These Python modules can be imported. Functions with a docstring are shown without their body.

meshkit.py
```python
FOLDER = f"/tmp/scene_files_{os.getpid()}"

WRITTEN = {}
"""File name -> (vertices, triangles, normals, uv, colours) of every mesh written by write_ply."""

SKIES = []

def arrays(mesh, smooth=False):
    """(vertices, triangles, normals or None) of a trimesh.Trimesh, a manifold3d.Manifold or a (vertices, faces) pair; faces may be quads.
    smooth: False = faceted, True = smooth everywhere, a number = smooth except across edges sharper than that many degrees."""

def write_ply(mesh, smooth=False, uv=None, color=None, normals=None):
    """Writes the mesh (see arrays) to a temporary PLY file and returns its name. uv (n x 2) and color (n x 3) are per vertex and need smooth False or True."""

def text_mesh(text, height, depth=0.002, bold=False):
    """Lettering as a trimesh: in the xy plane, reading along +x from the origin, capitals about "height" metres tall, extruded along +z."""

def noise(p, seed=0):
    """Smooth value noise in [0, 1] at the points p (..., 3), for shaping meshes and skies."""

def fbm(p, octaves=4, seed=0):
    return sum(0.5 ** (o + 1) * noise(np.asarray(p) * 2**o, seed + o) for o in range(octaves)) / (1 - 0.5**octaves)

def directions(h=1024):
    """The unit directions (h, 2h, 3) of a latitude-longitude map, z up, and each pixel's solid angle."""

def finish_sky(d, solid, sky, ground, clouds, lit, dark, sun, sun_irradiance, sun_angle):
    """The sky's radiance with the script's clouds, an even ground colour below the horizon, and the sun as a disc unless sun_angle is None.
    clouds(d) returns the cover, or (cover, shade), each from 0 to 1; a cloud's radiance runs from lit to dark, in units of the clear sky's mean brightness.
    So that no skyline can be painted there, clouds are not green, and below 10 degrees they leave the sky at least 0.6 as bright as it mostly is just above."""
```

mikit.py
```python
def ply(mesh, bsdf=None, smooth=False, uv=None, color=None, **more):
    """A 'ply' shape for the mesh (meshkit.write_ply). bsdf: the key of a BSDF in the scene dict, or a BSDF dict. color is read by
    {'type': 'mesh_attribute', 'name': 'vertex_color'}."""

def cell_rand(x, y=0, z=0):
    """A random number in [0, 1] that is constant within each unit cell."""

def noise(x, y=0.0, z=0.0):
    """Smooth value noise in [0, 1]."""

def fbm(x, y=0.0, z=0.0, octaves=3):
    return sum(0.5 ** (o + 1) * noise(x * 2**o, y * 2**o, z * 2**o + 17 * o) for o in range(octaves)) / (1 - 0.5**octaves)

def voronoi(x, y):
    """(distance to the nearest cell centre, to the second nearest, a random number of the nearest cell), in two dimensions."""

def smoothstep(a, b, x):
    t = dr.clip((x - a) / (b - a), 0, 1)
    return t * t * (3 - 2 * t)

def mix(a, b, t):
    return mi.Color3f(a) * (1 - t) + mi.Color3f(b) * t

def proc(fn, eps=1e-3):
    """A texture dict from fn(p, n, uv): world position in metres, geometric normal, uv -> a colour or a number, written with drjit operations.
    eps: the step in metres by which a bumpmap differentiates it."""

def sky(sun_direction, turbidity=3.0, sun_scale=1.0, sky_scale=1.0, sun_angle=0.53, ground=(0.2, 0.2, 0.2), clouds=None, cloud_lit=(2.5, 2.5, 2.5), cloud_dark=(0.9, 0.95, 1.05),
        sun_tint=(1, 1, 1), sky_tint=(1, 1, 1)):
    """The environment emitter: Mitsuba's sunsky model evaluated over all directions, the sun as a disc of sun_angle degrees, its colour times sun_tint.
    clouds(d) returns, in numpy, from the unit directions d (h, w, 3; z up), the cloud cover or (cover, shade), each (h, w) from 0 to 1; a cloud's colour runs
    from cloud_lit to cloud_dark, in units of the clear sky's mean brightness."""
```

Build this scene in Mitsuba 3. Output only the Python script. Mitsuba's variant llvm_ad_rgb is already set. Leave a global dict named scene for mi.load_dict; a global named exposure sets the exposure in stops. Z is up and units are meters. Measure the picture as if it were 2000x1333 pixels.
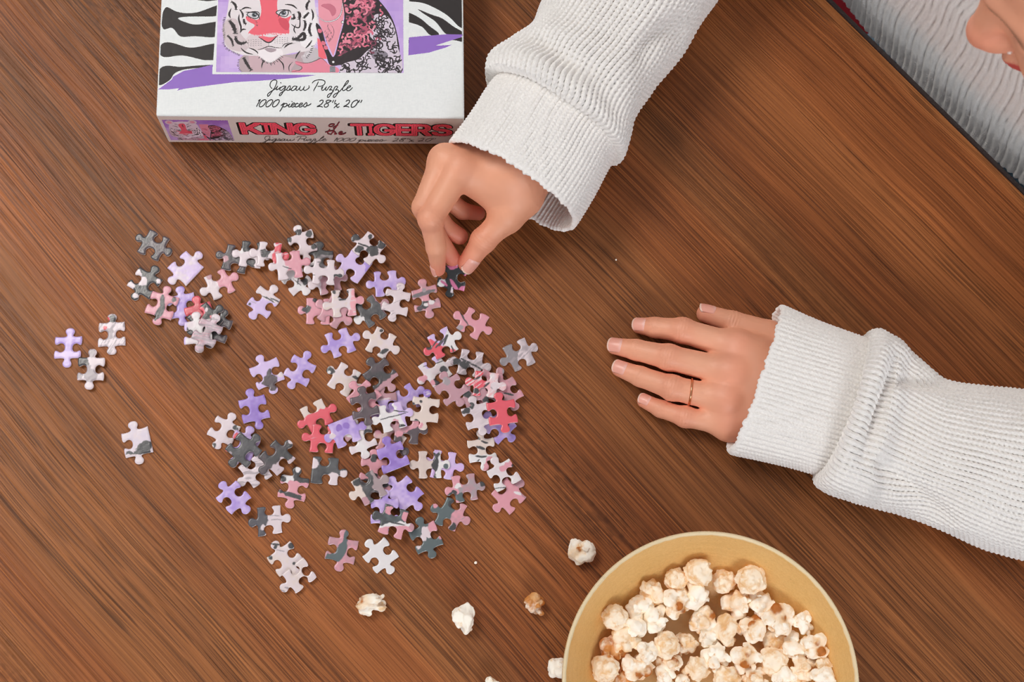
import math, random
import numpy as np, trimesh, shapely, mitsuba as mi, drjit as dr
import shapely.geometry as sg
from shapely.ops import unary_union
from scipy.spatial import Delaunay, cKDTree
from scipy.interpolate import CubicSpline, PchipInterpolator
import mikit, meshkit

# ------------------------------------------------------------------ camera, light, exposure
exposure = 0.12
T = mi.ScalarTransform4f
CAM_H, FOCAL = 1.05, 2800.0                       # camera height above the table top (m), focal length in pixels of the 2000 px frame
NADIR = np.array([-175.0, -683.0, FOCAL])         # the point straight below the camera, seen from it (right, up, forward)
_d = NADIR / np.linalg.norm(NADIR)
_v = np.cross(_d, [0, 0, 1.0]); _c = _d[2]
_K = np.array([[0, -_v[2], _v[1]], [_v[2], 0, -_v[0]], [-_v[1], _v[0], 0]])
ROT = np.diag([1, 1, -1.0]) @ (np.eye(3) + _K + _K @ _K / (1 + _c))   # camera (right, up, forward) -> world
EYE = np.array([0, 0, CAM_H])


def ray(u, v):
    d = ROT @ np.array([u - 1000.0, 666.5 - v, FOCAL])
    return d / np.linalg.norm(d)


def at(u, v, z=0.0):
    """Where the photograph's pixel (u, v) meets the level plane at height z (metres)."""
    d = ray(u, v)
    return EYE + d * ((z - CAM_H) / d[2])


scene, labels = {}, {}
scene['camera'] = {'type': 'thinlens', 'fov': math.degrees(2 * math.atan(1000 / FOCAL)), 'fov_axis': 'x', 'aperture_radius': 0.0022, 'focus_distance': 1.06,
                   'to_world': T().look_at(origin=EYE.tolist(), target=(EYE + ROT @ [0, 0, 1.0]).tolist(), up=(ROT @ [0, 1.0, 0]).tolist())}
# daylight that fills the room, and the large soft unseen ceiling lamp that casts the shadows
scene['daylight'] = {'type': 'constant', 'radiance': {'type': 'rgb', 'value': [0.38, 0.39, 0.41]}}
UNSEEN_LAMP = dict(pos=(-1.25, 1.15, 2.35), size=0.62, power=11.0, tint=(1.0, 0.955, 0.89))

UNSEEN_WINDOW = dict(middle=(0.35, -1.45, 1.15), width=0.8, height=0.6, power=10.5, tint=(0.98, 1.0, 1.04))    # unseen window behind the camera, out of view; lights box front and sweater


def lin(*c):
    c = np.array(c, float) / 255.0
    return np.where(c <= 0.04045, c / 12.92, ((c + 0.055) / 1.055) ** 2.4)


def rgb(*c):
    return {'type': 'rgb', 'value': lin(*c).tolist()}


_count = {}


def numbered(name):
    n = _count.get(name, 0)
    _count[name] = n + 1
    return name if n == 0 else f'{name}_{n:03d}'


def tag(key, label=None, cat=None, group=None, kind=None):
    d = labels.setdefault(key, {})
    for k, x in (('label', label), ('category', cat), ('group', group), ('kind', kind)):
        if x:
            d[k] = x


def put(key, mesh, bsdf, smooth=False, color=None, uv=None, to_world=None):
    d = mikit.ply(mesh, bsdf, smooth, uv=uv, color=color)
    if to_world is not None:
        d['to_world'] = to_world
    scene[key] = d
    return key


VC = {'type': 'mesh_attribute', 'name': 'vertex_color'}


def principled(base, rough=0.5, spec=0.5, **k):
    return {'type': 'principled', 'base_color': base, 'roughness': rough, 'specular': spec, **k}


def two(b):
    return {'type': 'twosided', 'bsdf': b}


def smoothstep(a, b, x):
    t = np.clip((x - a) / (b - a), 0, 1)
    return t * t * (3 - 2 * t)


def spline(pts, n=12, closed=False):
    """A smooth curve through 2-D or 3-D control points."""
    p = np.asarray(pts, float)
    if closed:
        p = np.vstack([p, p[:1]])
    s = np.r_[0, np.cumsum(np.maximum(np.linalg.norm(np.diff(p, axis=0), axis=1), 1e-9) ** 0.6)]
    c = CubicSpline(s, p, bc_type='periodic' if closed else 'natural')
    t = np.concatenate([np.linspace(a, b, n, endpoint=False) for a, b in zip(s[:-1], s[1:])] + ([] if closed else [[s[-1]]]))
    return c(t)


# ------------------------------------------------------------------ signed distance modelling
def capsule(p, a, b, ra, rb):
    a, b = np.asarray(a, float), np.asarray(b, float)
    ab = b - a
    t = np.clip(((p - a) @ ab) / max(ab @ ab, 1e-12), 0, 1)
    return np.linalg.norm(p - a - t[:, None] * ab, axis=1) - (ra + t * (rb - ra))


def ellipsoid(p, c, axes, radii):
    q = (p - np.asarray(c)) @ np.asarray(axes, float).T / np.asarray(radii, float)
    k0 = np.linalg.norm(q, axis=1)
    k1 = np.linalg.norm(q / np.asarray(radii, float), axis=1)
    return k0 * (k0 - 1) / np.maximum(k1, 1e-9)


def smin(a, b, k):
    h = np.clip(0.5 + 0.5 * (b - a) / k, 0, 1)
    return b + (a - b) * h - k * h * (1 - h)


def surface_nets(f, lo, hi, h, coarse=4):
    """The zero surface of f (n x 3 points -> n distances) inside the box, as a closed mesh with cells of size h."""
    lo, hi = np.asarray(lo, float), np.asarray(hi, float)
    n = (np.ceil((hi - lo) / (h * coarse)).astype(int) + 1) * coarse
    ax = [lo[k] + h * np.arange(n[k]) for k in range(3)]
    cax = [lo[k] + h * (coarse * np.arange(n[k] // coarse) + (coarse - 1) / 2) for k in range(3)]
    G = np.stack(np.meshgrid(*cax, indexing='ij'), -1)
    C = f(G.reshape(-1, 3)).reshape(G.shape[:3])
    F = C
    for k in range(3):
        F = np.repeat(F, coarse, axis=k)
    F = F.copy()
    near = np.abs(F) < h * coarse * 1.6
    I = np.argwhere(near)
    F[near] = f(lo + h * I)
    inside = F < 0
    cnt = np.zeros(np.array(F.shape) - 1, np.int8)
    for a, b, c in np.ndindex(2, 2, 2):
        cnt += inside[a:F.shape[0] - 1 + a, b:F.shape[1] - 1 + b, c:F.shape[2] - 1 + c]
    active = (cnt > 0) & (cnt < 8)
    A = np.argwhere(active)
    idx = -np.ones(active.shape, np.int64)
    idx[active] = np.arange(len(A))
    pos, num = np.zeros((len(A), 3)), np.zeros(len(A))
    corners = list(np.ndindex(2, 2, 2))
    for c0 in corners:
        for k in range(3):
            if c0[k]:
                continue
            c1 = list(c0); c1[k] = 1
            f0 = F[tuple((A + c0).T)]
            f1 = F[tuple((A + c1).T)]
            m = (f0 < 0) != (f1 < 0)
            t = f0[m] / (f0[m] - f1[m])
            q = np.tile(np.array(c0, float), (m.sum(), 1))
            q[:, k] = t
            pos[m] += q
            num[m] += 1
    V = lo + h * (A + pos / np.maximum(num, 1)[:, None])
    faces = []
    for k in range(3):
        i, j = (k + 1) % 3, (k + 2) % 3
        sl0, sl1 = [slice(None)] * 3, [slice(None)] * 3
        sl0[k], sl1[k] = slice(0, -1), slice(1, None)
        a, b = inside[tuple(sl0)], inside[tuple(sl1)]
        E = np.argwhere(a != b)
        E = E[(E[:, i] > 0) & (E[:, j] > 0) & (E[:, i] < active.shape[i]) & (E[:, j] < active.shape[j])]
        quad = []
        for di, dj in ((-1, -1), (0, -1), (0, 0), (-1, 0)):
            e = E.copy(); e[:, i] += di; e[:, j] += dj
            quad.append(idx[tuple(e.T)])
        quad = np.stack(quad, 1)
        flip = ~a[tuple(E.T)]
        quad[flip] = quad[flip][:, ::-1]
        faces.append(quad)
    Q = np.vstack(faces)
    Q = Q[(Q >= 0).all(1)]
    return V, np.vstack([Q[:, [0, 1, 2]], Q[:, [0, 2, 3]]])


def vertex_normals(V, F):
    n = np.zeros_like(V)
    fn = np.cross(V[F[:, 1]] - V[F[:, 0]], V[F[:, 2]] - V[F[:, 0]])
    for k in range(3):
        np.add.at(n, F[:, k], fn)
    return n / np.maximum(np.linalg.norm(n, axis=1, keepdims=True), 1e-12)


def lathe(profile, n=160):
    """Profile rows (radius, z) turned about the z axis."""
    p = np.asarray(profile, float)
    a = np.arange(n) * 2 * math.pi / n
    V = np.stack([p[:, None, 0] * np.cos(a), p[:, None, 0] * np.sin(a), np.repeat(p[:, None, 1], n, 1)], -1).reshape(-1, 3)
    i, j = np.meshgrid(np.arange(len(p) - 1), np.arange(n), indexing='ij')
    q = np.stack([i * n + j, i * n + (j + 1) % n, (i + 1) * n + (j + 1) % n, (i + 1) * n + j], -1).reshape(-1, 4)
    return V, q
# ------------------------------------------------------------------ table, floor, chair, lamp
EDGE0, EDGE1 = at(1612, 0)[:2], at(2000, 383)[:2]
E_DIR = (EDGE1 - EDGE0) / np.linalg.norm(EDGE1 - EDGE0)          # along the table's edge, and along its grain
E_OUT = np.array([-E_DIR[1], E_DIR[0]])                          # from the table towards the sitter
E_MID = (EDGE0 + EDGE1) / 2


def table_xy(along, out):
    return E_MID + E_DIR * along + E_OUT * out


def _grain(p):
    a = p.x * float(E_DIR[0]) + p.y * float(E_DIR[1])
    c = p.x * float(E_OUT[0]) + p.y * float(E_OUT[1])
    c = c + 0.011 * (mikit.noise(a * 3.1, c * 2.3, 3.0) - 0.5) + 0.0022 * (mikit.noise(a * 14, c * 9, 5.0) - 0.5)
    return a, c


def wood_color(p, n, uv):
    a, c = _grain(p)
    n_, f_, s_, m_ = mikit.noise, mikit.fbm, mikit.smoothstep, mikit.mix
    band = f_(c * 19, a * 0.8, 1.0, octaves=3)
    fine = n_(c * 420, a * 4.0, 2.0)
    line = n_(c * 1250, a * 10.0, 4.0)
    hair = n_(c * 2300, a * 26.0, 6.0)
    k = 0.44 * band + 0.07 * fine + 0.27 * line + 0.22 * hair
    col = m_(lin(94, 52, 24).tolist(), lin(160, 99, 55).tolist(), s_(0.20, 0.82, k))
    red = n_(c * 31, a * 1.4, 8.0)
    col = m_(col, col * mi.Color3f(1.05, 0.93, 0.86), s_(0.35, 0.8, red))
    mot_mask = s_(0.52, 0.70, n_(c * 13 + 3.7, a * 1.0, 9.0))
    mot = f_(c * 420, a * 190, 10.0, octaves=2)
    col = col * (1 - 0.30 * mot_mask * s_(0.46, 0.74, mot))
    open_ = 0.25 + 0.75 * s_(0.30, 0.62, n_(c * 48, a * 4, 12.0))
    pore = s_(0.58, 0.80, n_(c * 1500, a * 27, 11.0))
    pore2 = s_(0.66, 0.86, n_(c * 900, a * 14, 13.0))
    col = col * (1 - 0.42 * pore * open_) * (1 - 0.14 * pore2 * open_)
    hi = s_(0.66, 0.9, n_(c * 1300, a * 8, 14.0))
    return col * (1 + 0.20 * hi)


def wood_bump(p, n, uv):
    a, c = _grain(p)
    return -mikit.smoothstep(0.55, 0.85, mikit.noise(c * 1000, a * 30, 11.0)) - 0.6 * mikit.noise(c * 420, a * 9, 2.0)


scene['wood'] = {'type': 'bumpmap', 'arbitrary': {'type': 'proc', **{k: v for k, v in mikit.proc(wood_bump, 3e-4).items() if k != 'type'}}, 'scale': 0.00016,
                 'bsdf': principled(mikit.proc(wood_color), 0.45, 0.24)}
scene['edge_wood'] = principled(rgb(40, 20, 14), 0.38, 0.35)
scene['leg_wood'] = principled(rgb(70, 42, 28), 0.5, 0.4)


def prism(xy, z0, z1):
    return trimesh.creation.extrude_polygon(sg.Polygon(xy), z1 - z0, engine='earcut').apply_translation([0, 0, z0])


tag('dining_table', 'brown wood-grained dining table with a dark rim, under the puzzle and the bowl', 'table')
AL, OUT, W_T = 1.25, 0.0, 1.15
corners = [table_xy(-AL, OUT), table_xy(AL, OUT), table_xy(AL, OUT - W_T), table_xy(-AL, OUT - W_T)]
put('dining_table__top', prism(corners, -0.026, 0.0), 'wood')


def edge_band():
    # the profile (outwards, z) is swept along the sitter's side of the top
    prof = np.array([[0, 0.0], [0.0016, -0.0006], [0.0075, -0.0055], [0.0090, -0.0090], [0.0090, -0.030], [0, -0.030]])
    V = np.array([[*table_xy(s, o + 0.0001), z] for s in (-AL, AL) for o, z in prof])
    n = len(prof)
    F = [[i, (i + 1) % n, n + (i + 1) % n] for i in range(n)] + [[i, n + (i + 1) % n, n + i] for i in range(n)] + [[0, i + 1, i] for i in range(1, n - 1)] + [[n, n + i, n + i + 1] for i in range(1, n - 1)]
    m = trimesh.Trimesh(V, F, process=False)
    m.invert()
    return m


put('dining_table__edge_band', edge_band(), 'edge_wood')
tag('dining_table__edge_band', 'dark rim of the top')
for i, (s, o) in enumerate(((-1.12, -0.12), (1.12, -0.12), (1.12, -1.03), (-1.12, -1.03))):
    x, y = table_xy(s, o)
    leg = trimesh.creation.revolve(np.array([[0, -0.74], [0.022, -0.74], [0.036, -0.026], [0, -0.026]]), sections=24)
    put(numbered('dining_table__leg'), leg.apply_translation([x, y, 0]), 'leg_wood', 40)
scene['floor_paint'] = principled(rgb(58, 44, 38), 0.5, 0.4)
put('floor', prism([table_xy(-2.6, 1.6), table_xy(2.6, 1.6), table_xy(2.6, -2.6), table_xy(-2.6, -2.6)], -0.80, -0.74), 'floor_paint')
tag('floor', 'dark brown floor under the table', kind='structure')

# the unseen lamp above: a flat round diffuser facing down, out of frame
lx, ly, lz = UNSEEN_LAMP['pos']
lamp = trimesh.creation.cylinder(UNSEEN_LAMP['size'] + 0.015, 0.05, sections=64).apply_translation([lx, ly, lz + 0.027])
scene['lamp_housing'] = principled(rgb(235, 235, 232), 0.5)
put('unseen_ceiling_lamp__housing', lamp, 'lamp_housing', 30)
ang = np.arange(64) * 2 * math.pi / 64
DV = np.vstack([[[lx, ly, lz]], np.stack([lx + UNSEEN_LAMP['size'] * np.cos(ang), ly + UNSEEN_LAMP['size'] * np.sin(ang), np.full(64, lz)], 1)])
DF = np.array([[0, 1 + (i + 1) % 64, 1 + i] for i in range(64)])
put('unseen_ceiling_lamp__diffuser', (DV, DF), 'lamp_housing')
scene['unseen_ceiling_lamp__diffuser']['emitter'] = {'type': 'area', 'radiance': {'type': 'rgb', 'value': [UNSEEN_LAMP['power'] * t for t in UNSEEN_LAMP['tint']]}}
tag('unseen_ceiling_lamp', 'unseen round ceiling lamp above the table, out of the picture, casting the shadows', 'lamp')

wc, ww, wh = np.array(UNSEEN_WINDOW['middle']), UNSEEN_WINDOW['width'], UNSEEN_WINDOW['height']
wn = np.array([0.05, 0.27, 0.0]) - wc; wn[2] = 0; wn /= np.linalg.norm(wn)
ws = np.cross(wn, [0, 0, 1.0])
WV = np.array([wc + ws * ww / 2 * a + [0, 0, wh / 2 * b] for a, b in ((-1, -1), (1, -1), (1, 1), (-1, 1))])
put('unseen_window_1__pane', (WV, np.array([[0, 1, 2], [0, 2, 3]])), 'lamp_housing')
if np.cross(WV[1] - WV[0], WV[2] - WV[0]) @ wn < 0:
    put('unseen_window_1__pane', (WV, np.array([[0, 2, 1], [0, 3, 2]])), 'lamp_housing')
scene['unseen_window_1__pane']['emitter'] = {'type': 'area', 'radiance': {'type': 'rgb', 'value': [UNSEEN_WINDOW['power'] * t for t in UNSEEN_WINDOW['tint']]}}
tag('unseen_window_1', 'unseen window behind the camera, out of view, lighting box front and sweater', kind='structure')

# ------------------------------------------------------------------ the puzzle box
BOX_H = 0.056
BL, BR = at(330, 281, 0)[:2], at(903, 285, 0)[:2]
BX = (BR - BL) / np.linalg.norm(BR - BL)
BY = np.array([-BX[1], BX[0]])
BW, BD = np.linalg.norm(BR - BL), 0.285


def box_pt(x, y, z):
    x, y, z = np.broadcast_arrays(x, y, z)
    return np.stack([BL[0] + BX[0] * x + BY[0] * y, BL[1] + BX[1] * x + BY[1] * y, z], -1)


def lid_px(u, v):
    """A pixel of the lid's top face in the lid's own (x, y)."""
    q = at(u, v, BOX_H)[:2] - BL
    return q @ BX, q @ BY


def front_px(u, v):
    """A pixel of the lid's front face in its (x, z)."""
    d = ray(u, v)
    nrm = np.array([*BY, 0])
    t = ((np.array([*BL, 0]) - EYE) @ nrm) / (d @ nrm)
    q = EYE + d * t
    return (q[:2] - BL) @ BX, q[2]


def rounded_box(x0, x1, y0, y1, z0, z1, r, seg=4):
    import manifold3d as m3
    s = m3.Manifold.sphere(r, 4 * seg)
    pts = [s.translate((x, y, z)) for x in (x0 + r, x1 - r) for y in (y0 + r, y1 - r) for z in (z0 + r, z1 - r)]
    h = m3.Manifold.batch_hull(pts).to_mesh()
    return np.array(h.vert_properties[:, :3], float), np.array(h.tri_verts)


def card_color(p, n, uv):
    w = mikit.noise(p.x * 900, p.y * 900, p.z * 900) * 0.5 + mikit.noise(p.x * 2600, p.y * 300, p.z * 1200) * 0.25 + mikit.noise(p.x * 300, p.y * 2600, p.z * 1200) * 0.25
    return mikit.mix(lin(214, 216, 215).tolist(), lin(229, 230, 228).tolist(), w)


scene['white_card'] = principled(mikit.proc(card_color), 0.5, 0.4)
scene['side_card'] = principled(rgb(205, 188, 178), 0.55, 0.35)
scene['raw_card'] = principled(rgb(196, 178, 165), 0.8, 0.2)
scene['ink'] = principled(VC, 0.5, 0.35)
tag('puzzle_box', 'white jigsaw puzzle box with tiger picture and zebra stripes, at the top of the table', 'box')
v, f = rounded_box(0, BW, 0, BD, 0.0035, BOX_H, 0.0016)
put('puzzle_box__lid', (box_pt(*v.T), f), 'white_card', 35)
v, f = rounded_box(0.0016, BW - 0.0016, 0.0016, BD - 0.0016, 0.0003, 0.03, 0.0008, 2)
put('puzzle_box__tray', (box_pt(*v.T), f), 'raw_card', 35)
tag('puzzle_box__tray', 'bottom half showing under the lid')


class Print:
    """Flat printed shapes on one face: coloured polygons, later ones above earlier ones."""

    def __init__(self, place, step=0.00002, first=0.00005):
        self.place, self.step, self.z, self.V, self.F, self.C, self.n = place, step, first, [], [], [], 0

    def tris(self, xy, tri, col):
        self.V.append(self.place(np.asarray(xy), self.z)); self.F.append(np.asarray(tri) + self.n); self.n += len(xy)
        self.C.append(np.broadcast_to(col, (len(xy), 3)))

    def add(self, shape, col):
        shape = shape if shape.is_valid else shape.buffer(0)
        self.z += self.step
        for g in getattr(shape, 'geoms', [shape]):
            if g.geom_type == 'Polygon' and g.area > 1e-10:
                xy, tri = trimesh.creation.triangulate_polygon(g, engine='earcut')
                # counter-clockwise
                a, b, c = xy[tri[:, 0]], xy[tri[:, 1]], xy[tri[:, 2]]
                cr = (b[:, 0] - a[:, 0]) * (c[:, 1] - a[:, 1]) - (b[:, 1] - a[:, 1]) * (c[:, 0] - a[:, 0])
                tri = np.where(cr[:, None] < 0, tri[:, ::-1], tri)
                self.tris(xy, tri, col)

    def put(self, key):
        put(key, (np.vstack(self.V), np.vstack(self.F)), 'ink', False, color=np.vstack(self.C))


def on_lid(xy, z):
    return box_pt(xy[:, 0], xy[:, 1], BOX_H + z)


def on_front(xy, z):
    return box_pt(xy[:, 0], -z, xy[:, 1])


def lid_poly(pts):
    return sg.Polygon([lid_px(*p) for p in pts])


c3 = lambda pts: [(x / 3.0303 + 280, y / 3.0303) for x, y in pts]
BLACK, PURPLE = lin(42, 36, 35), lin(141, 103, 186)
ZONES = lid_poly(c3([(60, -400), (458, -400), (438, 0), (408, 440), (60, 620)])).union(lid_poly(c3([(1580, -400), (1905, -400), (1905, 300), (1568, 330)])))
LID = sg.box(0.0012, 0.0012, BW - 0.0012, BD - 0.0012)
for pts in ([(130, 46), (180, 62), (280, 78), (360, 60), (436, 28), (432, 72), (340, 98), (205, 110), (250, 132), (330, 145), (428, 138), (422, 205), (310, 215), (228, 218), (205, 205), (185, 178), (160, 165), (118, 172)],
            [(108, 262), (200, 262), (300, 282), (416, 265), (412, 345), (310, 345), (200, 330), (104, 330)],
            [(100, 405), (200, 395), (300, 390), (408, 385), (300, 405), (230, 415), (180, 440), (165, 465), (125, 495), (90, 502)],
            [(150, -60), (250, -40), (445, -80), (440, -18), (330, 2), (215, -8), (146, -14)],
            [(165, -220), (300, -190), (452, -230), (450, -140), (320, -110), (158, -130)],
            [(1600, 0), (1560, -40), (1897, -40), (1893, 165), (1840, 130), (1790, 85), (1720, 45), (1640, 15)],
            [(1625, 55), (1700, 85), (1770, 110), (1840, 160), (1893, 195), (1893, 212), (1800, 205), (1770, 180), (1730, 130), (1680, 95)],
            [(1575, 70), (1640, 110), (1700, 160), (1750, 205), (1700, 209), (1650, 160), (1575, 105)],
            [(1572, 207), (1600, 225), (1640, 250), (1572, 240)], [(1800, 235), (1890, 222), (1892, 245), (1850, 240)],
            [(1560, -200), (1700, -160), (1900, -180), (1898, -90), (1760, -80), (1560, -110)]):
    pts = [(x + 60 if 400 < x < 460 else x - 60 if 1555 < x < 1602 else x, y) for x, y in pts]
    stripe = lid_poly(c3(spline(pts, 5, True))).buffer(0).intersection(lid_poly(c3(pts)).buffer(0.0016)).intersection(LID).intersection(ZONES)
    pr = Print(on_lid)
    pr.add(stripe, BLACK)
    pr.put(numbered('puzzle_box__lid__zebra_stripe'))
for pts in ([(88, 530), (170, 470), (175, 455), (240, 420), (330, 402), (410, 383), (408, 440), (700, 440), (1025, 445), (960, 455), (900, 462), (700, 478), (540, 487), (400, 505), (250, 525), (200, 537), (212, 523), (150, 530)],
            [(1572, 222), (1640, 215), (1800, 203), (1892, 205), (1880, 222), (1830, 237), (1730, 270), (1760, 270), (1825, 266), (1790, 282), (1690, 312), (1568, 328)]):
    pr = Print(on_lid, first=0.0001)
    pr.add(lid_poly(c3(pts)), PURPLE)
    key = numbered('puzzle_box__lid__brush_stroke')
    pr.put(key)
    tag(key, 'purple brush stroke')

# the picture, drawn in the units of a 2000 wide close-up of it (y down)
rnd = random.Random(5)
ART = []          # (shapely shape, colour)


def ink(shape, *c):
    ART.append((shape if hasattr(shape, 'area') else sg.Polygon(shape), lin(*c)))


def stroke(pts, w, smooth=True):
    """A brush stroke that tapers at both ends."""
    c = spline(pts, 5) if smooth and len(pts) > 2 else np.asarray(pts, float)
    d = np.gradient(c, axis=0)
    n = np.stack([-d[:, 1], d[:, 0]], 1) / np.maximum(np.linalg.norm(d, axis=1, keepdims=True), 1e-9)
    t = np.linspace(0, 1, len(c))
    ww = w * (0.18 + 0.82 * np.sin(math.pi * np.clip(t, 0.02, 0.98)) ** 0.7)[:, None] / 2
    return sg.Polygon(np.vstack([c + n * ww, (c - n * ww)[::-1]])).buffer(0)


def tufts(line, length, side, step=26, w=9):
    """Short hair strokes along a line."""
    c = spline(line, 16)
    s = np.r_[0, np.cumsum(np.linalg.norm(np.diff(c, axis=0), axis=1))]
    out = []
    for q in np.arange(0, s[-1], step):
        i = min(np.searchsorted(s, q), len(c) - 2)
        d = c[i + 1] - c[i]; d = d / np.linalg.norm(d)
        n = np.array([-d[1], d[0]]) * side
        L = length * rnd.uniform(0.6, 1.25)
        e = c[i] + n * L + d * L * rnd.uniform(-0.2, 0.7)
        out.append(stroke([c[i] - n * 4, (c[i] + e) / 2 + d * 3, e], w))
    return unary_union(out)


FRAME = sg.box(0, -760, 1950, 745)
NX, NY = 44, 34
bx, by = np.linspace(0, 1950, NX + 1), np.linspace(-760, 745, NY + 1)
for i in range(NX):
    for j in range(NY):
        x, y = (bx[i] + bx[i + 1]) / 2, (by[j] + by[j + 1]) / 2
        t = float(meshkit.fbm(np.array([[x / 260, y / 260, 0.5]]), 3, 9)[0])
        t = 1 - t * 1.5 + 0.14 * rnd.random()
        dark = max(0, -y) / 900 + 0.12 * abs(i - NX / 2) / NX * 2
        ink(sg.box(bx[i], by[j], bx[i + 1], by[j + 1]), 212 - 40 * t - 60 * dark, 188 - 48 * t - 90 * dark, 228 - 20 * t - 45 * dark)
head = spline([(90, 120), (70, 230), (85, 340), (80, 430), (150, 500), (240, 545), (400, 560), (640, 560), (820, 520), (950, 500), (1010, 450), (1060, 330), (1055, 150), (1020, 0), (1010, -150), (960, -330), (830, -430), (600, -470), (400, -450), (240, -370), (150, -240), (110, -60)], 5, True)
body = [(240, 600), (300, 545), (500, 520), (800, 540), (960, 480), (1060, 520), (1120, 650), (1000, 745), (270, 745), (240, 680)]
ink(spline(body, 4, True), 176, 156, 160)
ink([(330, 560), (620, 540), (840, 600), (760, 745), (360, 745)], 196, 166, 172)
ink(spline([(960, 470), (1050, 480), (1060, 560), (1010, 630), (900, 620)], 6, True), 190, 180, 184)
ink(head, 222, 212, 214)
for cx, cy in ((190, -400), (880, -430)):
    ink(sg.Point(cx, cy).buffer(130), 214, 204, 206); ink(sg.Point(cx, cy).buffer(75), 226, 160, 170)
ink(spline([(85, 160), (200, 150), (240, 300), (330, 420), (300, 500), (150, 490), (80, 400)], 5, True), 203, 185, 188)
ink(spline([(330, 330), (430, 320), (540, 440), (500, 490), (380, 490), (300, 430)], 5, True), 212, 196, 198)
ink(spline([(900, 60), (1000, 60), (1040, 250), (1000, 450), (880, 440), (900, 250)], 5, True), 232, 226, 227)
ink(head_line := tufts([(90, 120), (70, 230), (85, 340), (80, 430), (150, 500), (250, 548)], 24, 1, 16, 7), 60, 52, 56)
ink(tufts([(1020, 0), (1058, 150), (1060, 330), (1020, 430), (960, 510), (880, 560)], 24, -1, 18, 7), 222, 214, 216)
ink(tufts([(240, 600), (235, 680), (270, 740)], 18, 1, 18, 7), 62, 54, 58)
ink(tufts([(1010, 440), (985, 520), (930, 600)], 26, 1, 26, 9), 50, 44, 48)
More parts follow.
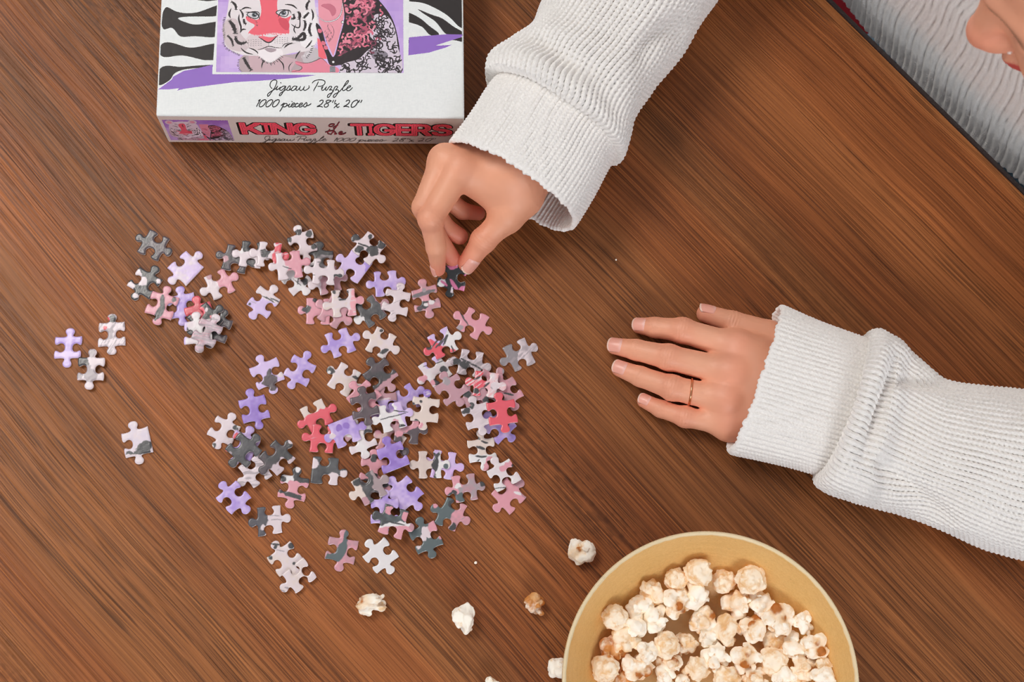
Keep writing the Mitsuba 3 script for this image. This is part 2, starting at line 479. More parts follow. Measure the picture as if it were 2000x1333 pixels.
# red blaze from the brow to the nose, and the red cheek marks
ink(spline([(440, -60), (450, -300), (600, -330), (620, -60), (640, 80), (700, 130), (770, 100), (740, 190), (750, 290), (640, 300), (540, 300), (440, 320), (330, 290), (390, 215), (310, 160), (300, 110), (400, 150), (450, 90)], 5, True), 229, 98, 112)
ink(spline([(640, 130), (730, 150), (740, 260), (690, 250)], 5, True), 206, 76, 92)
ink(tufts([(330, 290), (440, 318), (540, 300), (640, 300), (750, 285)], 20, 1, 16, 9), 229, 98, 112)
ink(tufts([(300, 110), (400, 150), (420, 220)], 16, 1, 20, 6), 70, 50, 56)
# eyes
for cx, cy, s in ((385, 95, 1), (690, 70, 1)):
    ink(sg.Point(cx, cy).buffer(1).buffer(0), 30, 28, 30)
    e = spline([(cx - 75, cy - 8), (cx - 20, cy - 34), (cx + 42, cy - 22), (cx + 30, cy + 28), (cx - 20, cy + 30)], 6, True)
    ink(sg.Polygon(e).buffer(9), 44, 38, 42); ink(e, 206, 200, 204)
    ink(sg.Point(cx - 2, cy - 2).buffer(27), 92, 100, 108); ink(sg.Point(cx - 2, cy - 2).buffer(14), 24, 24, 28); ink(sg.Point(cx + 5, cy - 10).buffer(5), 240, 240, 242)
ink(stroke([(290, 60), (340, 62), (400, 70), (430, 110), (440, 150)], 14), 44, 38, 42)
ink(stroke([(630, 120), (660, 60), (700, 38), (750, 40), (770, 80)], 14), 44, 38, 42)
# dark stripes of the face
for pts, w in (([(120, 160), (165, 220), (190, 310)], 40), ([(225, 90), (222, 150), (245, 230), (240, 300)], 20), ([(240, 300), (262, 262), (300, 262)], 18), ([(190, 340), (205, 390), (240, 420), (310, 405)], 34),
               ([(275, 140), (280, 180), (300, 200)], 24), ([(840, 50), (860, 90), (850, 140)], 30), ([(955, 60), (920, 100), (900, 130)], 26), ([(905, 150), (920, 200), (900, 270)], 26), ([(790, 80), (800, 130), (770, 130)], 24),
               ([(860, 110), (862, 180), (850, 235), (800, 220), (770, 195)], 14), ([(780, 360), (850, 350), (900, 300), (910, 360), (850, 375), (790, 372)], 34), ([(700, 470), (740, 430), (790, 410)], 18), ([(680, 460), (700, 430), (760, 405)], 8),
               ([(280, 580), (310, 640), (365, 725)], 30), ([(820, 590), (840, 540), (870, 500)], 16), ([(560, -120), (540, -200), (556, -280)], 26), ([(660, -100), (720, -180), (800, -210)], 26), ([(380, -90), (320, -170), (250, -190)], 26),
               ([(700, -30), (780, -20), (830, 20)], 18), ([(350, 20), (290, 10), (240, 40)], 18), ([(660, -240), (760, -330)], 30), ([(420, -240), (330, -320)], 30), ([(140, -60), (180, -20), (190, 40)], 26), ([(960, -80), (930, -20), (935, 30)], 26), ([(105, 330), (150, 380), (170, 450)], 22), ([(980, 180), (960, 260), (985, 330)], 26), ([(990, 380), (960, 430), (925, 470)], 18), ([(225, 30), (262, 90), (258, 130)], 20),
               ([(330, 470), (400, 500), (440, 545)], 14), ([(250, 470), (300, 520), (380, 545)], 16), ([(820, 300), (800, 260), (820, 200)], 14), ([(980, 20), (1000, 90), (990, 150)], 20), ([(140, 20), (120, 90), (135, 130)], 20), ([(520, 585), (480, 640), (470, 700)], 14), ([(640, 600), (690, 650), (700, 720)], 14)):
    ink(stroke(pts, w), 44, 36, 38)
    if w > 20:
        ink(tufts(pts, w * 0.62, 1, 15, 8).union(tufts(pts, w * 0.62, -1, 15, 8)), 44, 36, 38)
# muzzle, nose, mouth, chin
ink(spline([(430, 345), (480, 335), (580, 345), (640, 320), (600, 365), (570, 390), (540, 405), (500, 395), (470, 375)], 5, True), 229, 104, 118)
ink(stroke([(430, 345), (470, 372), (500, 395), (540, 408), (575, 390), (605, 355), (635, 325)], 14), 52, 40, 44)
ink(stroke([(540, 408), (540, 450)], 12, False), 44, 36, 38)
ink(stroke([(420, 490), (470, 480), (540, 452), (610, 465), (680, 465)], 9), 52, 42, 46)
ink(spline([(430, 540), (470, 490), (560, 500), (660, 480), (690, 540), (640, 590), (555, 640), (480, 600)], 5, True), 233, 224, 226)
ink(spline([(500, 480), (560, 470), (620, 490), (560, 520)], 5, True), 168, 150, 156)
ink(tufts([(450, 570), (500, 610), (555, 635), (620, 600), (665, 560)], 34, 1, 17, 8), 70, 60, 64)
for r in range(4):
    for k in range(6):
        for s in (-1, 1):
            x, y = 540 + s * (62 + k * 26) + (0 if s > 0 else -20), 372 + r * 22 + k * 2 - (28 if s > 0 else 0)
            ink(stroke([(x - 7, y), (x, y + 1), (x + 8, y + 2)], 5), 74, 60, 66)
for k in range(7):
    ink(stroke([(700 + k * 16, 395 - k * 3 + 45), (735 + k * 16, 370 + 60 - k * 4)], 5, False), 60, 50, 56)
# the sitter's pink chest, chain and patterned jacket
ink([(1040, -300), (1320, -300), (1330, 40), (1310, 180), (1270, 350), (1215, 560), (1160, 430), (1110, 300), (1060, 170)], 226, 148, 162)
ink(spline([(1080, -20), (1170, 40), (1200, 100), (1240, 60), (1180, -40)], 5, True), 196, 110, 128)
ink(stroke([(1040, 90), (1110, 155), (1190, 160), (1270, 110), (1305, 0), (1310, -120)], 16), 70, 60, 66)
ink(stroke([(1040, 90), (1110, 155), (1190, 160), (1270, 110), (1305, 0), (1310, -120)], 8), 232, 224, 228)
for k in range(24):
    x, y = 1110 + rnd.random() * 90, 190 + rnd.random() * 190
    ink(stroke([(x, y), (x + rnd.uniform(-16, 16), y + 12), (x + rnd.uniform(-20, 20), y + 26)], 5), 96, 62, 74)
ink(stroke([(1170, 180), (1215, 250), (1210, 330), (1170, 400)], 5), 96, 62, 74)
ink([(1045, 350), (1090, 380), (1150, 590), (1100, 590), (1060, 560)], 232, 104, 116)
ink(spline([(1030, 180), (1080, 230), (1130, 400), (1180, 520), (1215, 570), (1270, 380), (1320, 180), (1320, 0), (1310, -200), (1500, -250), (1700, -80), (1800, 60), (1860, 200), (1890, 330), (1910, 470), (1925, 620), (1925, 745), (1280, 745), (1300, 660), (1200, 670), (1150, 580), (1100, 440), (1060, 330)], 3, True), 44, 34, 38)
jacket = sg.Polygon(spline([(1340, 60), (1330, -190), (1500, -240), (1690, -70), (1790, 70), (1850, 210), (1880, 340), (1900, 480), (1912, 740), (1290, 740), (1330, 640), (1480, 590), (1580, 480), (1440, 470), (1260, 560), (1300, 330)], 4, True)).buffer(0)
sleeve = sg.Polygon(spline([(1640, 90), (1760, 80), (1850, 210), (1880, 340), (1900, 480), (1915, 740), (1285, 740), (1330, 640), (1480, 590), (1600, 470), (1700, 420), (1600, 330), (1640, 200)], 4, True)).buffer(0)
ink(sleeve, 205, 192, 204)
ink(sg.Polygon(spline([(1620, 500), (1780, 520), (1760, 600), (1640, 590)], 5, True)), 128, 120, 130)
for k in range(330):
    x, y = rnd.uniform(1230, 1920), rnd.uniform(-200, 740)
    if not jacket.contains(sg.Point(x, y)):
        continue
    a, turn_ = rnd.random() * 6.28, rnd.choice((-1, 1)) * rnd.uniform(0.5, 0.95)
    pts, q = [(x, y)], np.array([x, y])
    for j in range(5):
        a += turn_ * (1 if j < 2 else -1)
        q = q + 19 * np.array([math.cos(a), math.sin(a)])
        pts.append(tuple(q))
    light = sleeve.contains(sg.Point(x, y))
    c = (46, 38, 42) if light else rnd.choice([(206, 104, 126), (176, 84, 106), (222, 132, 150), (120, 62, 80)])
    w_ = rnd.uniform(9, 15) if light else rnd.uniform(14, 24)
    ink(sg.LineString(spline(pts, 4)).buffer(w_ / 2, quad_segs=2).intersection(jacket), *c)
    if rnd.random() < 0.4:
        ink(sg.Polygon(spline([(x - w_, y - 6), (x, y - w_), (x + w_ * 1.2, y), (x, y + w_ * 0.9)], 4, True)).intersection(jacket), *c)
for x, y in ((1310, 168), (1215, 625)):
    ink(sg.Point(x, y).buffer(17), 60, 52, 56); ink(sg.Point(x, y).buffer(12), 232, 228, 230)
for x, y in ((1110, 410), (1135, 460), (1070, 270)):
    ink(spline([(x - 18, y - 20), (x + 16, y - 14), (x + 20, y + 18), (x - 10, y + 22)], 4, True), 214, 112, 130)
# the hand on the animal's chest, and the watch strap
ink(spline([(820, 620), (930, 640), (1050, 600), (1080, 580), (1140, 620), (1180, 660), (1260, 690), (1270, 742), (780, 742), (800, 720), (880, 715), (890, 690), (830, 655)], 4, True), 222, 130, 148)
ink(stroke([(820, 620), (930, 640), (1050, 600), (1090, 585), (1150, 640)], 7), 74, 50, 58)
ink(stroke([(830, 655), (890, 690), (870, 718), (780, 735)], 7), 74, 50, 58)
ink([(1180, 672), (1235, 672), (1240, 740), (1178, 740)], 150, 148, 156)
for k in range(5):
    ink([(1182, 676 + k * 13), (1234, 676 + k * 13), (1235, 681 + k * 13), (1181, 681 + k * 13)], 82, 80, 88)
ink(stroke([(760, 735), (755, 680), (790, 630)], 10), 60, 50, 56)

# every shape keeps only what later ones leave of it, so that the whole picture is one flat layer
solid = [(g if g.is_valid else g.buffer(0)).intersection(FRAME) for g, _ in ART]
tree = shapely.STRtree(solid)
flat = []
for i, g in enumerate(solid):
    over = [solid[j] for j in tree.query(g) if j > i and not solid[j].is_empty]
    if over and not g.is_empty:
        g = g.difference(unary_union(over))
    if not g.is_empty:
        flat.append((g, ART[i][1]))
ART = flat
pr = Print(on_lid, step=0.0, first=0.00022)
A0, A1 = np.array(lid_px(422, 140.5)), np.array(lid_px(788, 142.5))          # lower corners of the picture
ax, sc = (A1 - A0) / 1950, np.linalg.norm(A1 - A0) / 1950
ay = np.array([-ax[1], ax[0]])
for shape, col in ART:
    for g in getattr(shape, 'geoms', [shape]):
        if g.geom_type in ('Polygon', 'MultiPolygon'):
            g = (g if g.is_valid else g.buffer(0)).intersection(FRAME)
            q = shapely.transform(g, lambda p: A0 + p[:, :1] * ax + (743 - p[:, 1:]) * ay)
            pr.add(q, col)
pr.put('puzzle_box__lid__picture_print')
tag('puzzle_box__lid__picture_print', 'printed picture of a white tiger with a red blaze beside a patterned jacket')

# handwritten lines, traced in a 2000 wide close-up
LINE1 = [[(285, 392), (258, 365), (250, 320), (275, 265), (330, 240), (368, 255), (365, 300), (330, 380), (280, 450), (235, 515), (210, 530), (205, 505), (225, 475), (290, 430), (350, 390), (385, 350)],
         [(385, 350), (365, 390), (360, 415), (385, 410), (430, 370)], [(436, 288), (444, 294)],
         [(530, 355), (490, 350), (445, 375), (420, 410), (440, 425), (485, 400), (525, 360), (510, 405), (470, 470), (430, 520), (415, 515), (430, 480), (490, 440), (550, 400)],
         [(550, 400), (600, 345), (610, 360), (600, 400), (575, 425), (545, 420)], [(575, 425), (612, 410), (640, 388)],
         [(720, 355), (680, 350), (640, 385), (625, 420), (650, 428), (700, 395), (730, 355), (712, 400), (720, 425), (750, 410), (790, 360)],
         [(790, 358), (775, 395), (785, 425), (820, 415), (860, 360), (845, 400), (860, 425), (905, 410), (945, 370), (940, 345)],
         [(1105, 275), (1075, 340), (1040, 400), (1025, 430)], [(1000, 295), (1030, 262), (1100, 240), (1180, 242), (1225, 270), (1215, 315), (1160, 350), (1100, 352)],
         [(1160, 385), (1190, 360), (1170, 400), (1175, 425), (1205, 415), (1250, 365), (1235, 405), (1245, 425), (1285, 385)],
         [(1285, 385), (1320, 352), (1345, 365), (1305, 420), (1345, 415), (1360, 440), (1330, 500), (1285, 550), (1268, 545), (1285, 500), (1350, 465), (1390, 385)],
         [(1390, 385), (1425, 352), (1450, 365), (1410, 420), (1450, 415), (1465, 440), (1435, 500), (1390, 550), (1373, 545), (1390, 500), (1455, 465), (1510, 415)],
         [(1510, 415), (1590, 330), (1640, 270), (1640, 250), (1610, 270), (1560, 350), (1535, 410), (1550, 430), (1590, 410), (1630, 385)],
         [(1630, 385), (1670, 365), (1680, 345), (1650, 348), (1615, 390), (1615, 425), (1650, 430), (1710, 380)]]
zero = [(160, 590), (110, 610), (65, 670), (65, 715), (110, 710), (165, 650), (180, 605), (160, 590)]
sh = lambda pts, dx, dy=0: [(x + dx, y + dy) for x, y in pts]
ee = [(640, 690), (680, 675), (690, 655), (660, 655), (630, 695), (640, 722), (695, 700)]
two_ = [(1130, 620), (1160, 600), (1190, 605), (1185, 640), (1130, 690), (1085, 715), (1130, 710), (1180, 722)]
LINE2 = [[(45, 612), (75, 590), (50, 640), (10, 710)], zero, sh(zero, 117), sh(zero, 235),
         [(445, 695), (500, 655), (485, 690), (455, 750), (425, 795)], [(475, 695), (520, 660), (550, 665), (545, 695), (505, 720), (480, 715)], [(545, 695), (575, 688), (600, 668)],
         [(600, 668), (575, 710), (590, 722), (640, 690)], [(636, 623), (643, 627)], ee, [(750, 665), (730, 655), (700, 690), (700, 718), (735, 715), (775, 688)], sh(ee, 135),
         [(835, 700), (900, 645), (905, 665), (895, 700), (870, 722), (845, 712)], [(895, 700), (935, 690), (975, 665)],
         two_, [(1335, 612), (1280, 600), (1245, 625), (1270, 655), (1285, 690), (1250, 722), (1215, 715), (1220, 680), (1280, 645), (1335, 612)],
         [(1375, 602), (1358, 640)], [(1415, 602), (1395, 640)], [(1395, 665), (1420, 660), (1430, 690), (1445, 730), (1475, 715)], [(1475, 660), (1430, 695), (1385, 735)],
         sh(two_, 470), sh(zero, 1630, 8), [(1840, 602), (1822, 640)], [(1880, 602), (1860, 640)]]


def written(lines, w):
    out = []
    for pts in lines:
        c = spline(pts, 8) if len(pts) > 2 else np.array(pts, float)
        out.append(sg.LineString(c).buffer(w / 2, quad_segs=4))
    return unary_union(out)


INKB = lin(16, 15, 16)
pr = Print(on_lid, step=0.0001, first=0.0001)
for L in (LINE1, LINE2):
    pr.add(shapely.transform(written(L, 15), lambda p: np.array([lid_px(x / 9.0909 + 500, y / 9.0909 + 130) for x, y in p])), INKB)
pr.put('puzzle_box__lid__lettering')
tag('puzzle_box__lid__lettering', 'handwritten Jigsaw Puzzle, 1000 pieces 28" x 20"')

# the front face
pr = Print(on_front)
q = [front_px(*p) for p in ((312, 231), (900, 234), (898, 282), (335, 278))]
pr.add(sg.box(0.0008, 0.0042, BW - 0.0008, BOX_H - 0.0014), lin(206, 190, 182))
pr.put('puzzle_box__lid__front_print')
tag('puzzle_box__lid__front_print', 'pale pink-grey front side')


def outline(text, bold=True):
    """Capitals as a flat shape about 1 high, from the extruded letters of text_mesh."""
    m = meshkit.text_mesh(text, 1.0, 0.1, bold=bold)
    up = m.triangles[m.face_normals[:, 2] > 0.9][:, :, :2]
    return unary_union([sg.Polygon(t).buffer(1e-4) for t in up])


def fit(shape, x0, x1, z0, z1):
    a, b, c, d = shape.bounds
    return shapely.transform(shape, lambda p: np.stack([x0 + (p[:, 0] - a) / (c - a) * (x1 - x0), z0 + (p[:, 1] - b) / (d - b) * (z1 - z0)], 1))


pr, red_ = Print(on_front, step=0.00004, first=0.00012), lin(236, 78, 96)
z0, z1 = front_px(640, 263.0)[1], front_px(640, 241.0)[1]
for text, ua, ub in (('KING', 470, 617), ('TIGERS', 685, 884)):
    x0, x1 = front_px(ua, 252)[0], front_px(ub, 252)[0]
    n = len(text)
    edges = {'KING': (0, .29, .40, .70, 1.0), 'TIGERS': (0, .165, .225, .44, .595, .795, 1.0)}[text]
    glyphs = unary_union([fit(outline(ch), x0 + (x1 - x0) * (edges[i] + 0.006), x0 + (x1 - x0) * (edges[i + 1] - 0.006), z0, z1) for i, ch in enumerate(text)])
    black = unary_union([glyphs.buffer(0.0013, join_style='mitre'), shapely.affinity.translate(glyphs.buffer(0.0010, join_style='mitre'), -0.0013, 0)])
    pr.add(black, INKB)
    pr.add(glyphs.buffer(0.00055, join_style='mitre'), red_)
    pr.add(glyphs.buffer(-0.00100).difference(glyphs.buffer(-0.00120)), INKB)
small = [[(330, 700), (290, 700), (265, 720), (290, 730), (330, 705)], [(390, 675), (360, 720), (330, 755), (320, 745), (370, 715)], [(275, 765), (250, 810), (275, 822)], [(225, 795), (320, 775)],
         [(330, 770), (290, 825), (320, 795), (345, 800), (335, 820), (360, 815)], [(385, 810), (430, 800), (420, 790), (385, 812), (410, 825), (470, 805)]]
f8 = lambda p: np.array([front_px(x / 6.25 + 600, y / 6.25 + 130) for x, y in p])
pr.add(shapely.transform(written(small, 14), f8), INKB)
pr.add(shapely.transform(written(small, 5), f8), lin(190, 60, 76))
pr.add(shapely.transform(written(LINE1, 11), lambda p: np.array([front_px(513 + (x - 200) * 0.0831, 274.4 + (y - 425) * 0.050) for x, y in p])), INKB)
pr.add(shapely.transform(written(LINE2, 10), lambda p: np.array([front_px(652 + (x - 5) * 0.1062, 275.6 + (y - 720) * 0.052) for x, y in p])), INKB)
pr.put('puzzle_box__lid__title_lettering')
tag('puzzle_box__lid__title_lettering', 'red and black title KING of the TIGERS')
pr = Print(on_front, step=0.0, first=0.00015)
X0, X1, Z0, Z1 = front_px(325, 254)[0], front_px(451, 254)[0], front_px(390, 274)[1], front_px(390, 234.5)[1]
small_frame = sg.box(0, -560, 1950, 745)
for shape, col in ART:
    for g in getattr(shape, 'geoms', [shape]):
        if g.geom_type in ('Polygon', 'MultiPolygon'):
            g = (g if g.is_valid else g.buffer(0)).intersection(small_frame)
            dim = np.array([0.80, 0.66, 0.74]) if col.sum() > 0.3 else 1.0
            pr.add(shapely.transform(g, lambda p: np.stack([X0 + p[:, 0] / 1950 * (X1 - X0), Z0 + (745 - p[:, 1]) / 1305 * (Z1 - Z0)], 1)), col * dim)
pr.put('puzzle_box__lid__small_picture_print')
tag('puzzle_box__lid__small_picture_print', 'small copy of the tiger picture on the front side')
# ------------------------------------------------------------------ the puzzle pieces
LAV, PUR, DEEP, PINK, MAUVE, WHITE, DARK, DMAU, RED, FUR, CREAM = [lin(*c) for c in (
    (202, 178, 218), (164, 136, 204), (138, 106, 184), (212, 146, 158), (182, 136, 145), (214, 198, 202), (62, 60, 62), (84, 71, 76), (216, 84, 97), (158, 145, 150), (214, 196, 187))]
TEAL, SNOW = lin(86, 96, 98), lin(220, 214, 214)
# (u, v, turn, sides N E S W, base, mottled with, layers, label); sides: t tab, b blank, f flat; layers in pixels of the photograph, drawn in order:
# ('h', angle, offset, colour) half plane, ('b', u, v, radius, colour) blob, ('f', angle, colour, share) fur strokes, ('l', u0, v0, u1, v1, width, colour) line
PIECES = [
    # the lower layer first
    (299, 479, 65, 'tbtb', DMAU, DARK, [], 'charcoal puzzle piece lying alone at the top left of the scatter'),
    (362, 524, -43, 'tftb', LAV, WHITE, [], 'pale lavender straight-edged puzzle piece right of the charcoal piece at the top left'),
    (428, 555, -62, 'tbtb', PINK, PINK, [('h', 205, 2, WHITE), ('b', 408, 540, 6, MAUVE)], 'pink and white puzzle piece alone under the dark one with a pink-white neighbour'),
    (283, 552, -31, 'tbtb', DARK, DARK, [('b', 268, 536, 9, WHITE), ('b', 278, 550, 10, WHITE), ('b', 256, 560, 8, WHITE), ('b', 309, 549, 5, WHITE), ('b', 266, 578, 5, WHITE)], 'dark puzzle piece with white patches at the left edge of the upper scatter'),
    (354, 598, 10, 'tbtb', PUR, LAV, [], 'purple puzzle piece half under the pink and dark one on the left'),
    (391, 618, 18, 'tbtb', RED, RED, [('h', 300, 16, DARK)], 'red puzzle piece at the bottom of the small pile on the left'),
    (424, 640, -20, 'tbtb', DARK, DMAU, [], 'black puzzle piece under the mauve striped one on the left pile'),
    (400, 624, -48, 'tbtb', DARK, DARK, [('b', 384, 610, 14, RED), ('b', 416, 622, 7, RED), ('b', 402, 604, 4, WHITE)], 'dark and red puzzle piece in the middle of the left pile'),
    (386, 648, 5, 'tbtb', SNOW, WHITE, [('h', 180, 20, LAV), ('l', 366, 640, 371, 658, 3, DARK)], 'white puzzle piece with a lavender corner in the left pile'),
    (218, 653, 4, 'tbtb', WHITE, WHITE, [('f', 60, FUR, .5), ('b', 209, 653, 12, FUR), ('b', 205, 640, 4, RED), ('b', 217, 622, 8, DARK), ('b', 208, 622, 5, RED)], 'white puzzle piece with grey fur and a black tab at the far left'),
    (133, 679, 0, 'tbtb', LAV, PUR, [], 'lavender puzzle piece farthest left on the table'),
    (177, 720, 0, 'tbtb', WHITE, WHITE, [('b', 160, 709, 14, DARK), ('b', 170, 722, 8, FUR), ('b', 178, 735, 13, FUR), ('b', 154, 734, 8, FUR), ('b', 176, 690, 8, FUR), ('b', 198, 715, 4, WHITE)], 'grey and white puzzle piece touching the lavender one at the far left'),
    (268, 864, 14, 'tftb', lin(205, 192, 204), WHITE, [('b', 279, 880, 14, DARK), ('b', 284, 872, 10, DARK), ('b', 254, 888, 7, DARK), ('b', 268, 888, 8, DARK), ('h', -90, 24, WHITE)], 'grey straight-edged puzzle piece with a black patch alone at the lower left'),
    (460, 505, 80, 'tbtb', DARK, DMAU, [('b', 441, 506, 7, MAUVE), ('b', 462, 482, 4, FUR)], 'dark puzzle piece at the left end of the short row near the top'),
    (577, 546, 40, 'tbtb', SNOW, WHITE, [('l', 558, 540, 572, 556, 2, DARK), ('l', 572, 556, 566, 545, 2, DARK), ('l', 585, 520, 582, 556, 3, DARK), ('b', 595, 550, 7, DARK), ('l', 572, 545, 588, 558, 2, DARK), ('l', 588, 526, 592, 536, 2, DARK)], 'white puzzle piece with thin black line drawing under the pink one'),
    (622, 509, -5, 'tbtb', DARK, FUR, [('b', 608, 512, 8, SNOW), ('b', 640, 530, 8, SNOW), ('h', 90, 12, DARK)], 'grey and dark puzzle piece poking out above a pink-white one in the upper middle'),
    (640, 548, -75, 'tbtb', MAUVE, MAUVE, [('h', 180, 12, WHITE)], 'mauve puzzle piece mostly hidden under the pink-white one in the upper middle'),
    (591, 476, 20, 'tbtb', WHITE, WHITE, [('b', 582, 452, 8, DARK), ('b', 603, 456, 7, DARK), ('b', 564, 467, 7, DARK), ('b', 613, 482, 6, DARK), ('b', 614, 453, 5, SNOW), ('b', 582, 441, 5, SNOW)], 'white puzzle piece with four dark tips at the top of the scatter'),
    (692, 521, 58, 'tbfb', LAV, LAV, [('h', 10, 20, PUR)], 'lavender puzzle piece with a straight edge in the upper middle'),
    (721, 484, 52, 'tbtb', WHITE, WHITE, [('b', 728, 490, 12, DARK), ('b', 745, 478, 8, DARK), ('b', 695, 464, 8, DARK), ('b', 723, 462, 5, DARK), ('b', 702, 488, 9, DARK), ('l', 700, 475, 735, 488, 4, DARK)], 'black and white puzzle piece nearest to the pinching hand at the top'),
    (754, 554, -84, 'tbtb', LAV, PUR, [], 'lavender puzzle piece with a white one lapping over its corner'),
    (725, 607, -55, 'tbtb', lin(92, 90, 92), DARK, [('b', 701, 628, 10, SNOW), ('h', 35, 20, MAUVE)], 'grey-green puzzle piece with a white tab under a striped one'),
    (622, 608, 90, 'tbtb', PINK, PINK, [('b', 598, 603, 8, DARK), ('b', 619, 583, 8, DARK)], 'pink puzzle piece with dark tips left of the striped pink and white one'),
    (654, 608, 60, 'tbtb', MAUVE, PINK, [], 'dull pink puzzle piece hidden under the striped pink and white one'),
    (831, 584, 13, 'tbtb', MAUVE, PINK, [('l', 806, 580, 848, 566, 9, lin(110, 104, 108)), ('f', 20, FUR, .3), ('b', 828, 566, 4, FUR), ('l', 820, 592, 850, 588, 4, DARK), ('b', 842, 590, 6, SNOW), ('b', 828, 598, 8, DARK), ('b', 832, 596, 4, SNOW), ('b', 820, 604, 6, DMAU)], 'mauve puzzle piece printed with an eye, just below the pinching fingers'),
    (665, 670, -68, 'tbtb', PUR, LAV, [], 'purple puzzle piece alone in the middle of the scatter'),
    (744, 670, -116, 'tbtb', WHITE, CREAM, [('l', 744, 690, 756, 684, 9, DARK), ('b', 744, 698, 6, SNOW), ('b', 745, 645, 4, DARK)], 'off-white puzzle piece alone right of the purple one in the middle'),
    (851, 724, -57, 'tbtb', SNOW, WHITE, [('b', 835, 713, 7, LAV), ('b', 846, 702, 9, LAV), ('l', 826, 717, 880, 700, 2, DARK), ('b', 866, 722, 7, DARK), ('b', 853, 746, 8, DARK), ('b', 826, 740, 8, PINK), ('b', 845, 748, 5, PINK)], 'white puzzle piece with lavender tips below the strokes-marked red one'),
    (919, 709, -100, 'tbtb', lin(196, 180, 186), FUR, [('f', 40, WHITE, .5), ('b', 908, 714, 9, DARK), ('b', 893, 708, 9, DARK), ('l', 900, 700, 940, 722, 4, DARK), ('f', 60, FUR, .3)], 'furry grey puzzle piece above the red striped one on the right'),
    (923, 630, -118, 'tbtb', PINK, PINK, [('l', 897, 607, 914, 636, 3, DARK), ('b', 898, 641, 6, FUR)], 'pink puzzle piece with a thin dark line right under the pinching hand'),
    (1014, 693, -65, 'tbtb', FUR, WHITE, [('h', 180, 2, lin(138, 130, 134)), ('f', 50, FUR, .4)], 'grey furry puzzle piece farthest right on the table'),
    (958, 752, -30, 'tbtb', MAUVE, PINK, [('h', 0, 24, FUR)], 'mauve puzzle piece under the red striped one on the right'),
    (990, 766, 30, 'tbtb', MAUVE, PINK, [('l', 985, 768, 1003, 772, 4, DARK)], 'mauve puzzle piece with a dark band showing right of the red striped one'),
    (930, 775, -75, 'tbtb', MAUVE, MAUVE, [('b', 952, 782, 9, DARK), ('b', 912, 770, 8, DARK), ('b', 928, 784, 5, DARK)], 'mauve and dark puzzle piece under the pile on the right'),
    (976, 835, -134, 'tbtb', PUR, LAV, [], 'lavender puzzle piece sticking out under the plain red one on the right'),
    (940, 880, -172, 'tbtb', CREAM, CREAM, [('l', 922, 850, 936, 858, 7, DARK), ('l', 932, 872, 946, 878, 5, DARK), ('l', 940, 862, 952, 866, 4, DARK), ('h', -90, 8, SNOW), ('l', 930, 892, 950, 892, 4, DARK), ('l', 926, 908, 936, 898, 3, DARK), ('b', 957, 902, 9, PINK), ('b', 952, 916, 9, PINK), ('b', 914, 884, 3, DARK)], 'cream puzzle piece with short dark stripes on the right side'),
    (994, 969, -46, 'tbtb', PINK, PINK, [('l', 1004, 962, 1026, 968, 5, SNOW), ('h', 30, 22, MAUVE)], 'pink puzzle piece half under a white one at the lower right of the scatter'),
    (867, 909, -98, 'tbtb', LAV, lin(206, 168, 216), [], 'lilac puzzle piece under the beige and dark one'),
    (730, 918, -4, 'tbtb', PINK, PINK, [('b', 730, 896, 8, DARK), ('h', -90, 18, DARK)], 'pink puzzle piece with a dark tab left of the purple straight-edged one'),
    (738, 954, -100, 'tbtb', FUR, DARK, [('b', 755, 957, 8, PINK), ('b', 752, 947, 7, DARK)], 'grey and pink puzzle piece hidden under the dark and beige one'),
    (764, 866, 60, 'tbtb', PINK, CREAM, [('b', 794, 880, 12, DMAU), ('b', 790, 884, 4, FUR)], 'salmon pink puzzle piece under the purple straight-edged one'),
    (794, 780, -60, 'tbtb', PUR, LAV, [], 'purple puzzle piece partly under the cream dotted one'),
    (749, 793, 10, 'tbtb', LAV, PUR, [('h', 90, 12, MAUVE), ('l', 735, 783, 762, 778, 3, WHITE)], 'lilac and mauve puzzle piece between the big dark one and the line-drawn one'),
    (795, 838, -95, 'tbtb', PINK, MAUVE, [('h', -70, 4, DMAU), ('b', 781, 848, 7, PINK)], 'dull pink and dark puzzle piece under the line-drawn white one'),
    (672, 742, 60, 'tbtb', WHITE, CREAM, [('b', 645, 725, 8, DARK), ('b', 643, 727, 3, SNOW), ('l', 690, 736, 706, 740, 7, DARK), ('b', 699, 731, 5, SNOW)], 'off-white puzzle piece above left of the big dark one in the middle'),
    (743, 733, 40, 'tbtb', DMAU, DARK, [('h', -52, 16, MAUVE)], 'dark puzzle piece with a mauve lower end in the middle of the scatter'),
    (618, 812, -62, 'tbtb', RED, RED, [('h', 118, 7, CREAM)], 'red puzzle piece with a white upper rim left of the middle'),
    (629, 858, 85, 'tbtb', RED, RED, [('f', 20, PINK, .3)], 'red puzzle piece half under the purple straight-edged one'),
    (703, 858, -158, 'tbtb', SNOW, WHITE, [('b', 718, 848, 9, DARK), ('b', 680, 862, 9, MAUVE), ('l', 705, 850, 728, 858, 3, SNOW)], 'white and dark puzzle piece sticking out right of the purple straight-edged one'),
    (522, 729, 25, 'tbtb', LAV, LAV, [('b', 528, 745, 15, DMAU), ('b', 534, 757, 8, DMAU), ('l', 527, 723, 524, 735, 9, DMAU), ('b', 547, 730, 7, WHITE), ('l', 504, 742, 508, 750, 2, DARK)], 'lavender puzzle piece with a dark wedge on its lower half'),
    (585, 724, -27, 'tbtb', LAV, PUR, [], 'light lavender puzzle piece beside the lavender one with a dark wedge'),
    (496, 799, 13, 'tbtb', PUR, DEEP, [], 'purple puzzle piece standing upright on the left of the scatter'),
